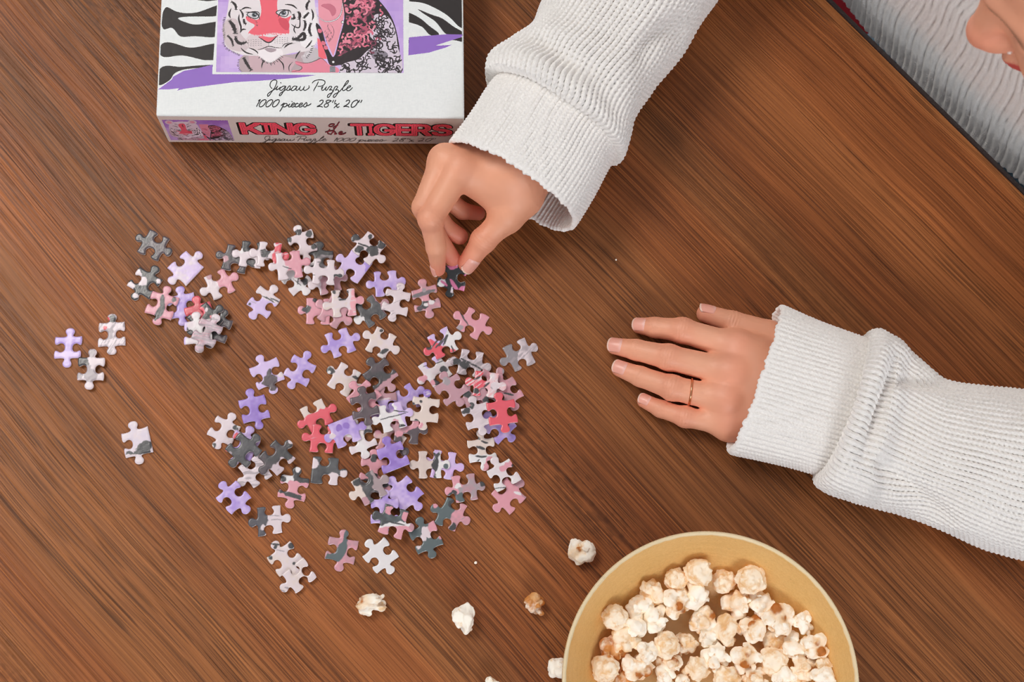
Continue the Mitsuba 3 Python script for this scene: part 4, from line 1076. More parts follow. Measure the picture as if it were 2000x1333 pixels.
# (u, v, radius in pixels, kind, lift, where the hull faces, label)
CORN = [
    (1365, 1117, 30, 'ball', .3, 0, 'round popcorn highest up the bowl wall, at the top of the heap'),
    (1320, 1133, 25, 'ball', .1, 0, 'round toasted popcorn left of the highest one in the bowl'),
    (1413, 1137, 26, 'ball', .0, 0, 'round popcorn with tiny dark specks between the two largest balls'),
    (1467, 1133, 31, 'ball', .2, 0, 'largest round popcorn at the upper right of the heap'),
    (1274, 1161, 27, 'tan', .1, 0, 'lobed toasted popcorn at the upper left edge of the heap'),
    (1361, 1163, 27, 'white', .7, 0, 'white lobed popcorn just below the highest round one'),
    (1323, 1177, 28, 'hull', 1.0, (.1, -.75, .7), 'white popcorn with a pair of brown hulls below its front'),
    (1201, 1206, 28, 'ball', .1, 0, 'toasted round popcorn at the left side of the heap'),
    (1249, 1188, 25, 'white', .3, 0, 'white popcorn with a small arm between the left ball and the hulled one'),
    (1278, 1210, 27, 'white', .9, 0, 'bright white knobbly popcorn in the left middle of the heap'),
    (1237, 1226, 24, 'white', 1.1, 0, 'smooth white popcorn lying over a toasted one on the left'),
    (1219, 1248, 26, 'tan', .7, 0, 'toasted popcorn under the smooth white one on the left'),
    (1198, 1270, 26, 'caramel', .1, (.5, -.4, .6), 'caramel stained popcorn low on the left wall'),
    (1182, 1307, 29, 'ball', .1, 0, 'round ribbed popcorn nearest to the left rim'),
    (1262, 1277, 24, 'white', 1.2, 0, 'white popcorn with a dimple in the lower left of the heap'),
    (1302, 1261, 28, 'ball', .8, 0, 'round popcorn with a caramel patch left of the bare bowl floor'),
    (1340, 1260, 21, 'tan', .0, 0, 'small shaded popcorn deep in the bowl beside the bare floor'),
    (1374, 1212, 27, 'hull', .3, (.35, .1, .9), 'popcorn with one big shiny brown hull in the middle of the bowl'),
    (1385, 1246, 20, 'white', .4, 0, 'small white popcorn below the one with the big brown hull'),
    (1247, 1302, 27, 'hull', .7, (.3, -.6, .5), 'white popcorn with a brown hull edge at the lower left'),
    (1304, 1300, 25, 'hull', .4, (.1, .6, .7), 'popcorn with a brown notch below the caramel patched ball'),
    (1359, 1305, 25, 'tan', .3, 0, 'toasted crinkled popcorn below the bare bowl floor'),
    (1399, 1284, 26, 'white', .7, 0, 'white winged popcorn in the lower middle of the heap'),
    (1225, 1322, 21, 'caramel', .2, (0, .2, 1), 'brown sided popcorn at the bottom left of the picture of the bowl'),
    (1298, 1330, 19, 'white', .3, 0, 'small white popcorn cut by the lower edge of the picture'),
    (1440, 1182, 28, 'hull', .3, (-.8, -.1, .6), 'white popcorn with a brown hole on its left, under the speckled ball'),
    (1487, 1180, 25, 'white', .2, 0, 'cream popcorn with a curled tip below the largest ball'),
    (1522, 1212, 31, 'hull', .9, (0, .62, .75), 'big round popcorn with a brown hull on its upper side'),
    (1570, 1217, 21, 'white', .1, (0, 0, 1), 'small branching white popcorn at the right edge of the heap'),
    (1469, 1229, 28, 'hull', .7, (.1, .75, .6), 'round white popcorn with brown hulls along its top'),
    (1419, 1232, 27, 'tan', .5, 0, 'toasted popcorn with a curl at its top in the middle'),
    (1512, 1250, 23, 'tan', .1, 0, 'toasted popcorn under the big one with the brown hull'),
    (1550, 1263, 27, 'white', .3, 0, 'white lumpy popcorn below the small branching one'),
    (1594, 1263, 25, 'hull', .2, (.2, -.2, .9), 'popcorn with a dark hull at the right edge of the heap'),
    (1457, 1287, 29, 'hull', .5, (-.2, -.1, .9), 'open popcorn with caramel hulls in the lower middle'),
    (1511, 1293, 30, 'ball', .6, 0, 'round toasted popcorn in the lower right of the heap'),
    (1569, 1305, 24, 'tan', .2, 0, 'striped toasted popcorn right of the lower right ball'),
    (1609, 1299, 17, 'ball', .0, 0, 'small round popcorn nearest to the right wall'),
    (1606, 1328, 26, 'white', .1, 0, 'white popcorn at the lower right cut by the edge of the picture'),
    (1532, 1324, 22, 'white', .9, 0, 'white flake leaning on the lower right ball'),
    (1475, 1326, 24, 'tan', .5, 0, 'toasted popcorn at the bottom edge below the open caramel one'),
    (1420, 1328, 26, 'tan', .4, 0, 'crinkled popcorn at the bottom edge below the winged white one'),
    (1562, 1338, 18, 'tan', .2, 0, 'small toasted popcorn at the bottom edge near the right side'),
    (1336, 1342, 22, 'white', .2, 0, 'white popcorn barely showing at the bottom edge in the bowl'),
]
for i, (u, v, rp, kind, lift, hd, label) in enumerate(CORN):
    z = 0.03
    for _ in range(5):
        c = at(u, v, z)
        R = rp / (FOCAL / ((CAM_H - z) * 0.985))
        rr = np.linalg.norm(c[:2] - BOWL_C)
        z = float(bowl_z(min(rr, 0.098))) + R * (0.84 + 0.5 * min(max(rr - 0.06, 0) / 0.03, 1)) + lift * 0.0105
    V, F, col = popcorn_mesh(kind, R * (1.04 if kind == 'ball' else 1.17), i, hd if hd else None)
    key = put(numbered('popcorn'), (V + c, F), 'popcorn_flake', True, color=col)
    tag(key, label, 'popcorn', 'popcorn in the bowl')
# lying on the table
for i, (u, v, rp, kind, hd, st, label) in enumerate([
        (1137, 1076, 30, 'hull', (-.75, -.1, .6), (1, 1, .8), 'white popcorn with amber hulls on the table above the bowl'),
        (722, 1180, 31, 'hull', (-.75, .1, .5), (1.12, .86, .8), 'cream popcorn with a caramel side, leftmost on the table'),
        (905, 1209, 31, 'white', None, (.86, 1.15, .8), 'white popcorn with a pointed tail, second from the left on the table'),
        (1046, 1181, 25, 'caramel', (.6, .6, .5), (1, 1, .85), 'small orange-brown caramel popcorn lying left of the bowl'),
        (1092, 1306, 26, 'white', None, (1, 1, .85), 'white popcorn half hidden against the left side of the bowl'),
        (957, 1345, 24, 'white', None, (1, 1, .85), 'white popcorn just showing at the bottom edge of the picture')]):
    R = rp / (FOCAL / ((CAM_H - 0.01) * 0.985))
    V, F, col = popcorn_mesh(kind, R, 300 + i, hd)
    V = V * st
    c = at(u, v, 0.008)
    V = V + [c[0], c[1], -V[:, 2].min() + 0.0002]
    key = put(numbered('popcorn'), (V, F), 'popcorn_flake', True, color=col)
    tag(key, label, 'popcorn', 'popcorn spilled on the table')
for i, (u, v, s) in enumerate(((929, 1100, .0011), (1203, 508, .0007))):
    m = trimesh.creation.icosphere(2, s)
    m.vertices *= 1 + 0.5 * (meshkit.noise(m.vertices / s * 1.7 + i, 3)[:, None] - 0.5)
    c = at(u, v, 0)
    key = put(numbered('crumb'), m.apply_translation([c[0], c[1], s * 0.75]), 'popcorn_flake', True, color=np.tile(lin(250, 240, 224), (len(m.vertices), 1)))
    tag(key, ('white crumb on the table below the puzzle pieces', 'tiny white crumb on the table between the two hands')[i], 'crumb')
# ------------------------------------------------------------------ the person: skin
mm = lambda u, v, z: at(u, v, z / 1000.0)


def chain(pts, radii):
    """Bones as (a, b, ra, rb) from joints."""
    return [(pts[i], pts[i + 1], radii[i], radii[i + 1]) for i in range(len(pts) - 1)]


def hand_field(fingers, palm, bumps, k_palm=0.010, k_join=0.0065, k_finger=0.0022, k_web=0.0028):
    def f(p):
        d = None
        for a, b, ra, rb in palm:
            q = capsule(p, a, b, ra, rb)
            d = q if d is None else smin(d, q, k_palm)
        fs = None
        for ch in fingers:
            g = None
            for a, b, ra, rb in ch:
                q = capsule(p, a, b, ra, rb)
                g = q if g is None else smin(g, q, k_finger)
            fs = g if fs is None else np.where(np.minimum(g, fs) > 0.03, np.minimum(g, fs), smin(fs, g, k_web))
        d = smin(d, fs, k_join)
        for c, r, k in bumps:
            d = smin(d, np.linalg.norm(p - c, axis=1) - r, k)
        return d
    return f


def bounds(bones, pad=0.02):
    P = np.array([q for b in bones for q in b[:2]])
    return P.min(0) - pad, P.max(0) + pad


R3 = lambda *r: [x / 1000 for x in r]
# the hand that lies flat (palm down, fingers to the left)
L_WRIST = mm(1585, 775, 31)
Lf = {
    'index': [mm(1436, 678, 22), mm(1333, 646, 18.5), mm(1279, 640, 12.5), mm(1249, 636.5, 8.6)],
    'middle': [mm(1426, 727, 24), mm(1306, 698.5, 20), mm(1243, 684, 13), mm(1201, 676.5, 8.8)],
    'ring': [mm(1416, 781, 22), mm(1313, 758, 18.5), mm(1251, 736, 12.5), mm(1210, 720, 8.6)],
    'little': [mm(1424, 831, 17.5), mm(1338, 815, 15), mm(1290, 799, 10.5), mm(1258, 783.5, 7.6)],
    'thumb': [mm(1535, 680, 20), mm(1500, 651, 13.5), mm(1432, 630, 10.5), mm(1378, 613, 9.0)]}
Lr = {'index': R3(10.4, 9.1, 7.7, 6.1), 'middle': R3(10.6, 9.3, 7.9, 6.3), 'ring': R3(10.0, 8.9, 7.6, 6.2), 'little': R3(8.4, 7.2, 6.4, 5.3), 'thumb': R3(12, 9.8, 8.5, 6.9)}
L_fing = [chain(Lf[n], Lr[n]) for n in Lf]
dn = lambda n, z: Lf[n][0] + [0.0005, 0, -z / 1000]
L_palm = [(dn('index', 2), mm(1548, 737, 28), .0112, .0160), (dn('middle', 2), mm(1555, 765, 29), .0116, .0170), (dn('ring', 2), mm(1558, 790, 27), .0112, .0160), (dn('little', 1), mm(1550, 812, 25), .0096, .0152),
          (dn('index', 3.2), dn('middle', 3.4), .0105, .0107), (dn('middle', 3.4), dn('ring', 3.2), .0107, .0102), (dn('ring', 3.2), dn('little', 1.5), .0100, .0088),
          (mm(1470, 696, 23), mm(1466, 820, 20), .0125, .0108), (mm(1445, 720, 14), mm(1540, 725, 17), .0120, .0150), (mm(1440, 800, 13), mm(1530, 820, 17), .0110, .0150),
          (mm(1555, 745, 30), L_WRIST, .0150, .0205), (mm(1555, 800, 29), mm(1600, 812, 30), .0140, .0190), (L_WRIST, mm(1700, 825, 36), .0225, .0250), (mm(1490, 690, 15), mm(1545, 715, 19), .0105, .0140)]
L_bump = [(Lf[n][0] + [0.001, 0, .0040], r, .010) for n, r in (('index', .0072), ('middle', .0076), ('ring', .0070), ('little', .0058))]
L_bump += [(Lf[n][1] + [0, 0, .0008], Lr[n][1] * 0.98, .004) for n in ('index', 'middle', 'ring', 'little')]

# the pinching hand
R_WRIST = mm(1003, 338, 50)
Rf = {
    'index': [mm(899, 330, 59), mm(841, 428, 60), mm(852, 484, 41), mm(856, 526, 22)],
    'middle': [mm(869, 313, 55), mm(827, 405, 53), mm(852, 462, 33), mm(884, 505, 18.5)],
    'ring': [mm(878, 318, 42), mm(846, 408, 36), mm(868, 444, 24), mm(898, 462, 19)],
    'little': [mm(898, 322, 30), mm(872, 388, 21), mm(903, 412, 15), mm(934, 417, 13)],
    'thumb': [mm(1022, 388, 44), mm(990, 424, 41), mm(944, 470, 34), mm(913, 514, 22)]}
Rr = {'index': R3(11.5, 8.6, 7.4, 5.4), 'middle': R3(11, 8.4, 7.4, 6.0), 'ring': R3(9.8, 8.2, 7.3, 6.3), 'little': R3(9, 7.3, 6.5, 5.4), 'thumb': R3(14, 11.0, 9.0, 7.2)}
R_fing = [chain(Rf[n], Rr[n]) for n in Rf]
R_palm = [(Rf['index'][0] + [0, 0, -.003], mm(985, 342, 52), .0125, .0165), (Rf['middle'][0] + [0, 0, -.004], mm(992, 325, 50), .0125, .0165), (Rf['ring'][0], mm(1000, 318, 42), .0115, .0150),
          (Rf['little'][0], mm(1005, 322, 36), .0105, .0145), (mm(930, 352, 52), mm(1010, 380, 45), .0120, .0150), (mm(952, 372, 47), mm(985, 408, 43), .0090, .0110), (mm(990, 345, 50), R_WRIST, .0165, .0205), (mm(1012, 378, 45), mm(1030, 352, 46), .0145, .0170), (R_WRIST, mm(1100, 215, 55), .0225, .0250)]
R_bump = [(Rf['index'][0] + [0, 0, .003], .0095, .006), (Rf['middle'][0] + [0, 0, .0035], .0085, .006), (Rf['index'][1] + [0, 0, .0008], .0086, .004), (Rf['thumb'][2] + [0, 0, .0008], .0088, .004), (Rf['thumb'][1], .0112, .006)]

fieldL = hand_field(L_fing, L_palm, L_bump, k_palm=0.012, k_join=0.0075, k_web=0.0016)
fieldR = hand_field(R_fing, R_palm, R_bump, k_join=0.0060, k_web=0.0014)


def wrinkled(V, F, field, joints):
    """Skin folds across the backs of the finger joints: joints = (centre, finger direction, half width, depth)."""
    n = vertex_normals(V, F)
    for c, d, w, dep, per in joints:
        t = (V - c) @ d
        r = np.linalg.norm(V - c, axis=1)
        m = np.exp(-(t / w) ** 2) * (r < 0.0125) * smoothstep(0.05, 0.5, n[:, 2])
        side = np.cross(d, [0, 0, 1.0]); side /= np.linalg.norm(side)
        bow = 0.10 * ((V - c) @ side) ** 2 / 0.008
        V = V - n * (dep * m * (0.5 + 0.5 * np.cos(2 * math.pi * (t + bow * np.sign(t)) / per)))[:, None]
    return V


def direction(a, b):
    return (b - a) / np.linalg.norm(b - a)


allL = [b for ch in L_fing for b in ch] + L_palm
lo, hi = bounds(allL, 0.028)
VL, FL = surface_nets(fieldL, lo, hi, 0.0009)
jL = []
for n_ in ('index', 'middle', 'ring', 'little'):
    a, b, c, d = Lf[n_]
    jL += [(b, direction(a, c), .0042, .00042, .0024), (c, direction(b, d), .0024, .00034, .0019)]
jL += [(Lf['thumb'][2], direction(Lf['thumb'][1], Lf['thumb'][3]), .004, .0004, .0024)]
VL = wrinkled(VL, FL, fieldL, jL)
allR = [b for ch in R_fing for b in ch] + R_palm
lo, hi = bounds(allR, 0.028)
VR, FR = surface_nets(fieldR, lo, hi, 0.0009)
jR = [(Rf['thumb'][2] + [0, 0, .004], direction(Rf['thumb'][1], Rf['thumb'][3]), .0040, .00055, .0026), (Rf['index'][1] + [0, 0, .004], direction(Rf['index'][0], Rf['index'][1]), .004, .0003, .0025)]
VR = wrinkled(VR, FR, fieldR, jR)

# ---- torso frame and head
LEAN = PchipInterpolator([-0.4, -0.10, 0.0, 0.10, 0.20, 0.26, 0.34], [0.205, 0.190, 0.178, 0.140, 0.092, 0.060, 0.01])     # how far outwards from the table edge the trunk's middle is
tp = lambda along, out, z: np.array([*table_xy(0.072 + along, float(LEAN(z)) + out), z])
NECK, CHEST = tp(-0.03, 0.0, 0.25), tp(0, 0.0, 0.12)
SHL, SHR = tp(0.175, 0.02, 0.215), tp(-0.175, 0.02, 0.215)          # her left arm lies flat, her right hand pinches
NOSE = at(1890, 74, 0.30)
FWD = np.array([-0.78, 0.0, -0.60]); FWD /= np.linalg.norm(FWD)
UPH = np.array([-0.62, -0.02, 0.80]); UPH -= FWD * (UPH @ FWD); UPH /= np.linalg.norm(UPH)


def about(axis, deg, v):
    axis = axis / np.linalg.norm(axis)
    t = math.radians(deg)
    return v * math.cos(t) + np.cross(axis, v) * math.sin(t) + axis * (axis @ v) * (1 - math.cos(t))


FWD, UPH = about(EYE - NOSE, -9, FWD), about(EYE - NOSE, -9, UPH)
FWD = about(UPH, 13, FWD)
SIDE = np.cross(UPH, FWD)                                            # her left
HC = NOSE - FWD * 0.1160 + UPH * 0.019
hp = lambda f, s, u: HC + FWD * f / 1000 + SIDE * s / 1000 + UPH * u / 1000
HAX = np.array([FWD, SIDE, UPH])


def head_field(p):
    d = ellipsoid(p, hp(-8, 0, 38), HAX, R3(96, 74, 92))
    d = smin(d, ellipsoid(p, hp(32, 0, -18), HAX, R3(58, 58, 78)), 0.03)          # face
    d = smin(d, capsule(p, hp(66, 14, -84), hp(66, -14, -84), .017, .017), 0.028)   # chin
    for s in (-1, 1):
        d = smin(d, capsule(p, hp(62, 12 * s, -84), hp(0, 58 * s, -48), .016, .020), 0.022)     # jaw
        d = smin(d, np.linalg.norm(p - hp(60, 38 * s, -14), axis=1) - .026, 0.022)              # cheekbone
        d = smin(d, np.linalg.norm(p - hp(66, 30 * s, -42), axis=1) - .021, 0.018)              # cheek
        d = smin(d, capsule(p, hp(84, 12 * s, 38), hp(70, 44 * s, 34), .009, .009), 0.014)      # brow
        d = -smin(-d, np.linalg.norm(p - hp(94, 31 * s, 22), axis=1) - .0155, 0.012)            # socket
        d = np.minimum(d, np.linalg.norm(p - hp(74, 31 * s, 21), axis=1) - .0125)               # eyeball under the lid
        d = smin(d, ellipsoid(p, hp(-4, 75 * s, 2), HAX, R3(17, 7, 30)), 0.008)                 # ear
    d = smin(d, capsule(p, hp(85, 0, 30), hp(104, 0, -10), .0072, .0084), 0.012)    # bridge
    d = smin(d, np.linalg.norm(p - hp(106, 0, -18), axis=1) - .0100, 0.008)         # tip
    for s in (-1, 1):
        d = smin(d, ellipsoid(p, hp(95, 10.0 * s, -17), HAX, R3(12, 6.4, 7.0)), 0.0060)
        d = -smin(-d, capsule(p, hp(101, 6.0 * s, -30), hp(97, 6.0 * s, -23), .0042, .003), 0.0025)
        d = -smin(-d, capsule(p, hp(92, 20 * s, -16), hp(84, 22 * s, -30), .0022, .0026), 0.004)   # crease beside the wing
    d = smin(d, capsule(p, hp(86, 0, -38), hp(92, 0, -45), .0085, .0085), 0.012)      # philtrum
    for s in (-1, 1):
        d = smin(d, capsule(p, hp(98, 5 * s, -49), hp(82, 23 * s, -53), .0058, .0030), 0.0035)
        d = smin(d, capsule(p, hp(96, 3 * s, -58.5), hp(82, 22 * s, -54.5), .0070, .0030), 0.0035)
    d = -smin(-d, capsule(p, hp(104, -15, -53.8), hp(104, 15, -53.8), .0022, .0022), 0.003)
    d = smin(d, capsule(p, hp(-30, 0, -30), NECK, .050, .054), 0.035)
    return d


lo, hi = np.minimum(HC, NECK) - 0.15, np.maximum(HC, NECK) + 0.15
VH, FH = surface_nets(head_field, lo, hi, 0.0017)

# ---- the body under the clothes (trunk, arms, thighs and shins), coarser where clothes hide it
L_EL, R_EL = at(2260, 930, 0.055), np.array([*at(1480, -330, 0.075)[:2], 0.075])
HIP = tp(0, 0.04, -0.22)


def body_field(p):
    d = ellipsoid(p, tp(0, 0.03, -0.18), np.array([[*E_DIR, 0], [*E_OUT, 0], [0, 0, 1]]), (.165, .105, .12))
    d = smin(d, ellipsoid(p, tp(0, 0.02, 0.02), np.array([[*E_DIR, 0], [*E_OUT, 0], [0, 0, 1]]), (.135, .09, .16)), 0.06)
    d = smin(d, ellipsoid(p, tp(0, 0.015, 0.17), np.array([[*E_DIR, 0], [*E_OUT, 0], [0, 0, 1]]), (.150, .085, .12)), 0.06)
    d = smin(d, capsule(p, tp(0, 0.015, 0.24), NECK + [0, 0, 0.03], .06, .050), 0.04)
    for sh, el, wr, s in ((SHL, L_EL, mm(1700, 825, 36), 1), (SHR, R_EL, mm(1100, 215, 55), -1)):
        d = smin(d, capsule(p, sh + (tp(0, 0, 0.17) - sh) * 0.22 - [0, 0, 0.012], el, .040, .034), 0.03)
        d = smin(d, capsule(p, el, wr, .036, .0245), 0.012)
        kn = tp(0.10 * s, -0.40, -0.20)
        d = smin(d, capsule(p, tp(0.085 * s, 0.02, -0.24), kn, .075, .052), 0.03)
        d = smin(d, capsule(p, kn, tp(0.10 * s, -0.36, -0.66), .05, .036), 0.015)
        d = smin(d, capsule(p, tp(0.10 * s, -0.36, -0.69), tp(0.11 * s, -0.52, -0.705), .034, .028), 0.02)
    return d


lo = np.minimum(np.minimum(L_EL, R_EL), tp(0, -0.55, -0.74)) - 0.1
pts_ = np.array([L_EL, R_EL, SHL, SHR, NECK, tp(0.2, 0.15, -0.74), tp(-0.2, 0.15, -0.74), tp(0.15, -0.56, -0.74), tp(-0.15, -0.56, -0.74), mm(1700, 825, 36), mm(1100, 215, 55)])
VB, FB = surface_nets(body_field, pts_.min(0) - 0.09, pts_.max(0) + 0.09, 0.008)


def joined(parts):
    """One closed mesh from overlapping closed meshes."""
    import manifold3d as m3
    out = None
    for V, F in parts:
        m = m3.Manifold(m3.Mesh(np.asarray(V, np.float32), np.asarray(F, np.uint32)))
        if m.status() != m3.Error.NoError:
            return None
        out = m if out is None else out + m
    q = out.to_mesh()
    return np.array(q.vert_properties[:, :3], float), np.array(q.tri_verts, int)


body = joined([(VB, FB), (VL, FL), (VR, FR), (VH, FH)])
if body is None:
    n0 = np.cumsum([0, len(VB), len(VL), len(VR)])
    body = np.vstack([VB, VL, VR, VH]), np.vstack([FB, FL + n0[1], FR + n0[2], FH + n0[3]])
V, F = body
SKIN, FLUSH, PALE = lin(224, 158, 126), lin(220, 128, 106), lin(234, 176, 146)
tone = meshkit.fbm(V * 60, 3, 21)[:, None]
col = SKIN * (0.93 + 0.14 * tone)
spots = [(Lf[n][1], .010, .55) for n in ('index', 'middle', 'ring', 'little')] + [(Lf[n][0] + [0, 0, .008], .012, .35) for n in ('index', 'middle', 'ring', 'little')] + [(Lf[n][2], .006, .45) for n in ('index', 'middle', 'ring', 'little')]
spots += [(Lf[n][3], .008, .75) for n in Lf] + [(Rf[n][3], .011, .9) for n in Rf] + [(Rf['index'][1], .010, .45), (Rf['thumb'][2], .010, .6), (Rf['index'][0] + [0, 0, .008], .012, .15), (hp(106, 0, -18), .016, .7)]
for c, r, k in spots:
    w = (k * np.exp(-((V - c) ** 2).sum(1) / r ** 2))[:, None]
    col = col * (1 - w) + FLUSH * w
for n_ in ('index', 'middle', 'ring', 'little'):
    c = (Lf[n_][0] + Lf[n_][1]) / 2
    w = (0.4 * np.exp(-((V - c) ** 2).sum(1) / .012 ** 2))[:, None]
    col = col * (1 - w) + PALE * w
ql = (V - HC) @ HAX.T * 1000
lip = np.maximum(0, 1 - (((ql[:, 0] - 93) / 17) ** 2 + (ql[:, 1] / 24) ** 2 + ((ql[:, 2] + 54) / 9.5) ** 2))[:, None]
lip = smoothstep(0.0, 0.15, lip)
col = col * (1 - lip) + lin(188, 72, 66) * lip
for s_ in (-1, 1):
    bx_ = ql[:, 1] * s_
    brow = np.exp(-((ql[:, 2] - (41 - 0.010 * (bx_ - 30) ** 2)) / 3.2) ** 2) * smoothstep(10, 18, bx_) * smoothstep(50, 40, bx_) * (ql[:, 0] > 55)
    lash = np.exp(-((ql[:, 2] - (13.5 + 0.014 * (bx_ - 31) ** 2)) / 1.1) ** 2) * smoothstep(17, 21, bx_) * smoothstep(46, 42, bx_) * (ql[:, 0] > 60)
    w = (0.75 * brow + 0.9 * lash)[:, None]
    col = col * (1 - np.clip(w, 0, 1)) + lin(58, 38, 28) * np.clip(w, 0, 1)
mole = np.exp(-((V - mm(1451, 659, 41)) ** 2).sum(1) / .0007 ** 2)[:, None]
col = col * (1 - 0.7 * mole)


def skin_bump(p, n, uv):
    return mikit.noise(p.x * 1300, p.y * 1300, p.z * 1300) + 0.6 * mikit.noise(p.x * 2600, p.y * 2600, p.z * 2600)


scene['skin'] = {'type': 'bumpmap', 'arbitrary': {'type': 'proc', **{k: v for k, v in mikit.proc(skin_bump, 1e-4).items() if k != 'type'}}, 'scale': 0.00004, 'bsdf': principled(VC, 0.46, 0.42, sheen=0.2)}
put('person__body', (V, F), 'skin', True, color=col)
tag('person', 'person in a white chunky knit sweater, one hand pinching a puzzle piece', 'person')

# ---- finger nails
scene['nail'] = principled(VC, 0.32, 0.45)


def nail(field, tip, back, up, length, width, over, R):
    """A curved plate on the back of a finger end; over: how far its free edge passes the middle of the finger end, R: the radius it is bent to."""
    d = direction(back, tip)
    up = up - d * (up @ d); up = up / np.linalg.norm(up)
    s = np.cross(d, up)

    def top(q):
        t = 0.016
        for _ in range(40):
            t -= 0.8 * np.clip(field((q + up * t)[None])[0], -0.002, 0.003)
        return q + up * t
    a, b = top(tip + d * (over - length)), top(tip + d * (over - 0.42 * length))
    ax = direction(a, b)
    up2 = np.cross(s, ax); up2 = up2 if up2 @ up > 0 else -up2
    nu, nv = 17, 17
    uu, vv = np.meshgrid(np.linspace(-1, 1, nu), np.linspace(0, 1, nv), indexing='ij')
    back_ = 0.10 * (1 - np.sqrt(np.clip(1 - (uu * 0.98) ** 2, 0, 1))) * 1.6
    front = 1 - 0.17 * (1 - np.sqrt(np.clip(1 - (uu * 0.98) ** 2, 0, 1))) * 1.5
    v_ = back_ + (front - back_) * vv
    phi = uu * math.asin(min(0.98, width / 2 / R))
    P = a + ax * (v_ * length)[..., None] + s * (R * np.sin(phi))[..., None] + up2 * (R * (np.cos(phi) - 1) + 0.00042 - 0.0011 * np.maximum(0, v_ - 0.45) ** 2 * 2.2 - 0.0005 * np.exp(-(v_ / 0.10) ** 2))[..., None]
    Q = P.reshape(-1, 3)
    bot = Q - up2 * 0.0009
    idx = np.arange(nu * nv).reshape(nu, nv)
    q = np.stack([idx[:-1, :-1], idx[1:, :-1], idx[1:, 1:], idx[:-1, 1:]], -1).reshape(-1, 4)
    n = nu * nv
    loop = np.r_[idx[0, :], idx[1:, -1], idx[-1, -2::-1], idx[-2:0:-1, 0]]
    l2 = np.roll(loop, -1)
    w = np.stack([loop, l2, l2 + n, loop + n], 1)
    col = np.tile(lin(226, 160, 142), (n, 1))
    edge = 0.8 * smoothstep(0.90, 0.95, vv.ravel())[:, None]
    lun = np.exp(-((vv.ravel() - 0.06) / 0.13) ** 2 - (uu.ravel() / 0.6) ** 2)[:, None] * 0.5
    col = col * (1 - lun) + lin(238, 204, 196) * lun
    col = col * (1 - edge) + lin(236, 214, 198) * edge
    V, F = np.vstack([Q, bot]), np.vstack([q, q[:, ::-1] + n, w])
    F = np.vstack([F[:, [0, 1, 2]], F[:, [0, 2, 3]]])
    m = trimesh.Trimesh(V, F, process=False)
    if m.volume < 0:
        F = F[:, ::-1]
    return (V, F), np.vstack([col, col])


def finger_field(ch):
    return lambda p: np.min([capsule(p, *b) for b in ch], axis=0)


Z = np.array([0, 0, 1.0])
for hand, rad, ch, n_, up, L, W, over in ((Lf, Lr, L_fing, 'index', Z, .0110, .0104, .0052), (Lf, Lr, L_fing, 'middle', Z, .0115, .0110, .0054), (Lf, Lr, L_fing, 'ring', Z, .0112, .0106, .0053),
                                          (Lf, Lr, L_fing, 'little', Z + [0, .2, 0], .0096, .0088, .0047), (Lf, Lr, L_fing, 'thumb', np.array([0.0, .8, .75]), .0130, .0112, .0064),
                                          (Rf, Rr, R_fing, 'thumb', np.array([.62, -.42, .75]), .0135, .0118, .0062), (Rf, Rr, R_fing, 'index', np.array([-.9, -.2, .1]), .0105, .0092, .0050)):
    i = list(hand).index(n_)
    m, c = nail(finger_field(ch[i]), hand[n_][3], hand[n_][2], up, L, W, over, rad[n_][3] * 1.05)
    put(numbered('person__body__fingernail'), m, 'nail', True, color=c)

# ---- the ring on the flat hand and the stud in the nose
a, b = Lf['ring'][0], Lf['ring'][1]
d = direction(a, b)
c = mm(1348, 767.5, 19.5)
c = a + d * ((c - a) @ d)
rr = Lr['ring'][0] + (Lr['ring'][1] - Lr['ring'][0]) * np.linalg.norm(c - a) / np.linalg.norm(b - a)
ring = trimesh.creation.torus(rr + 0.0004, 0.00085, major_sections=72, minor_sections=12)
tilt = trimesh.transformations.rotation_matrix(0.10, [0, 0, 1]) @ trimesh.geometry.align_vectors([0, 0, 1], d)
ring.apply_transform(tilt)
ring.apply_translation(c)
scene['rose_gold'] = {'type': 'roughconductor', 'material': 'Cu', 'alpha': 0.12}
scene['rose_gold'] = principled(rgb(222, 158, 118), 0.2, 0.5, metallic=1.0)
put('person__ring', ring, 'rose_gold', True)
tag('person__ring', 'thin rose gold ring on the ring finger')
scene['pearl'] = principled(rgb(236, 222, 214), 0.2, 0.6)
stud = hp(95, 16.0, -19.5)
put('person__nose_stud', trimesh.creation.icosphere(3, 0.0015).apply_translation(stud), 'pearl', True)
tag('person__nose_stud', 'small white nose stud')

# ------------------------------------------------------------------ clothes: knitted sweater


def resample(C, n):
    s = np.r_[0, np.cumsum(np.linalg.norm(np.diff(C, axis=0), axis=1))]
    t = np.linspace(0, s[-1], n)
    return np.stack([np.interp(t, s, C[:, k]) for k in range(3)], 1), s[-1]


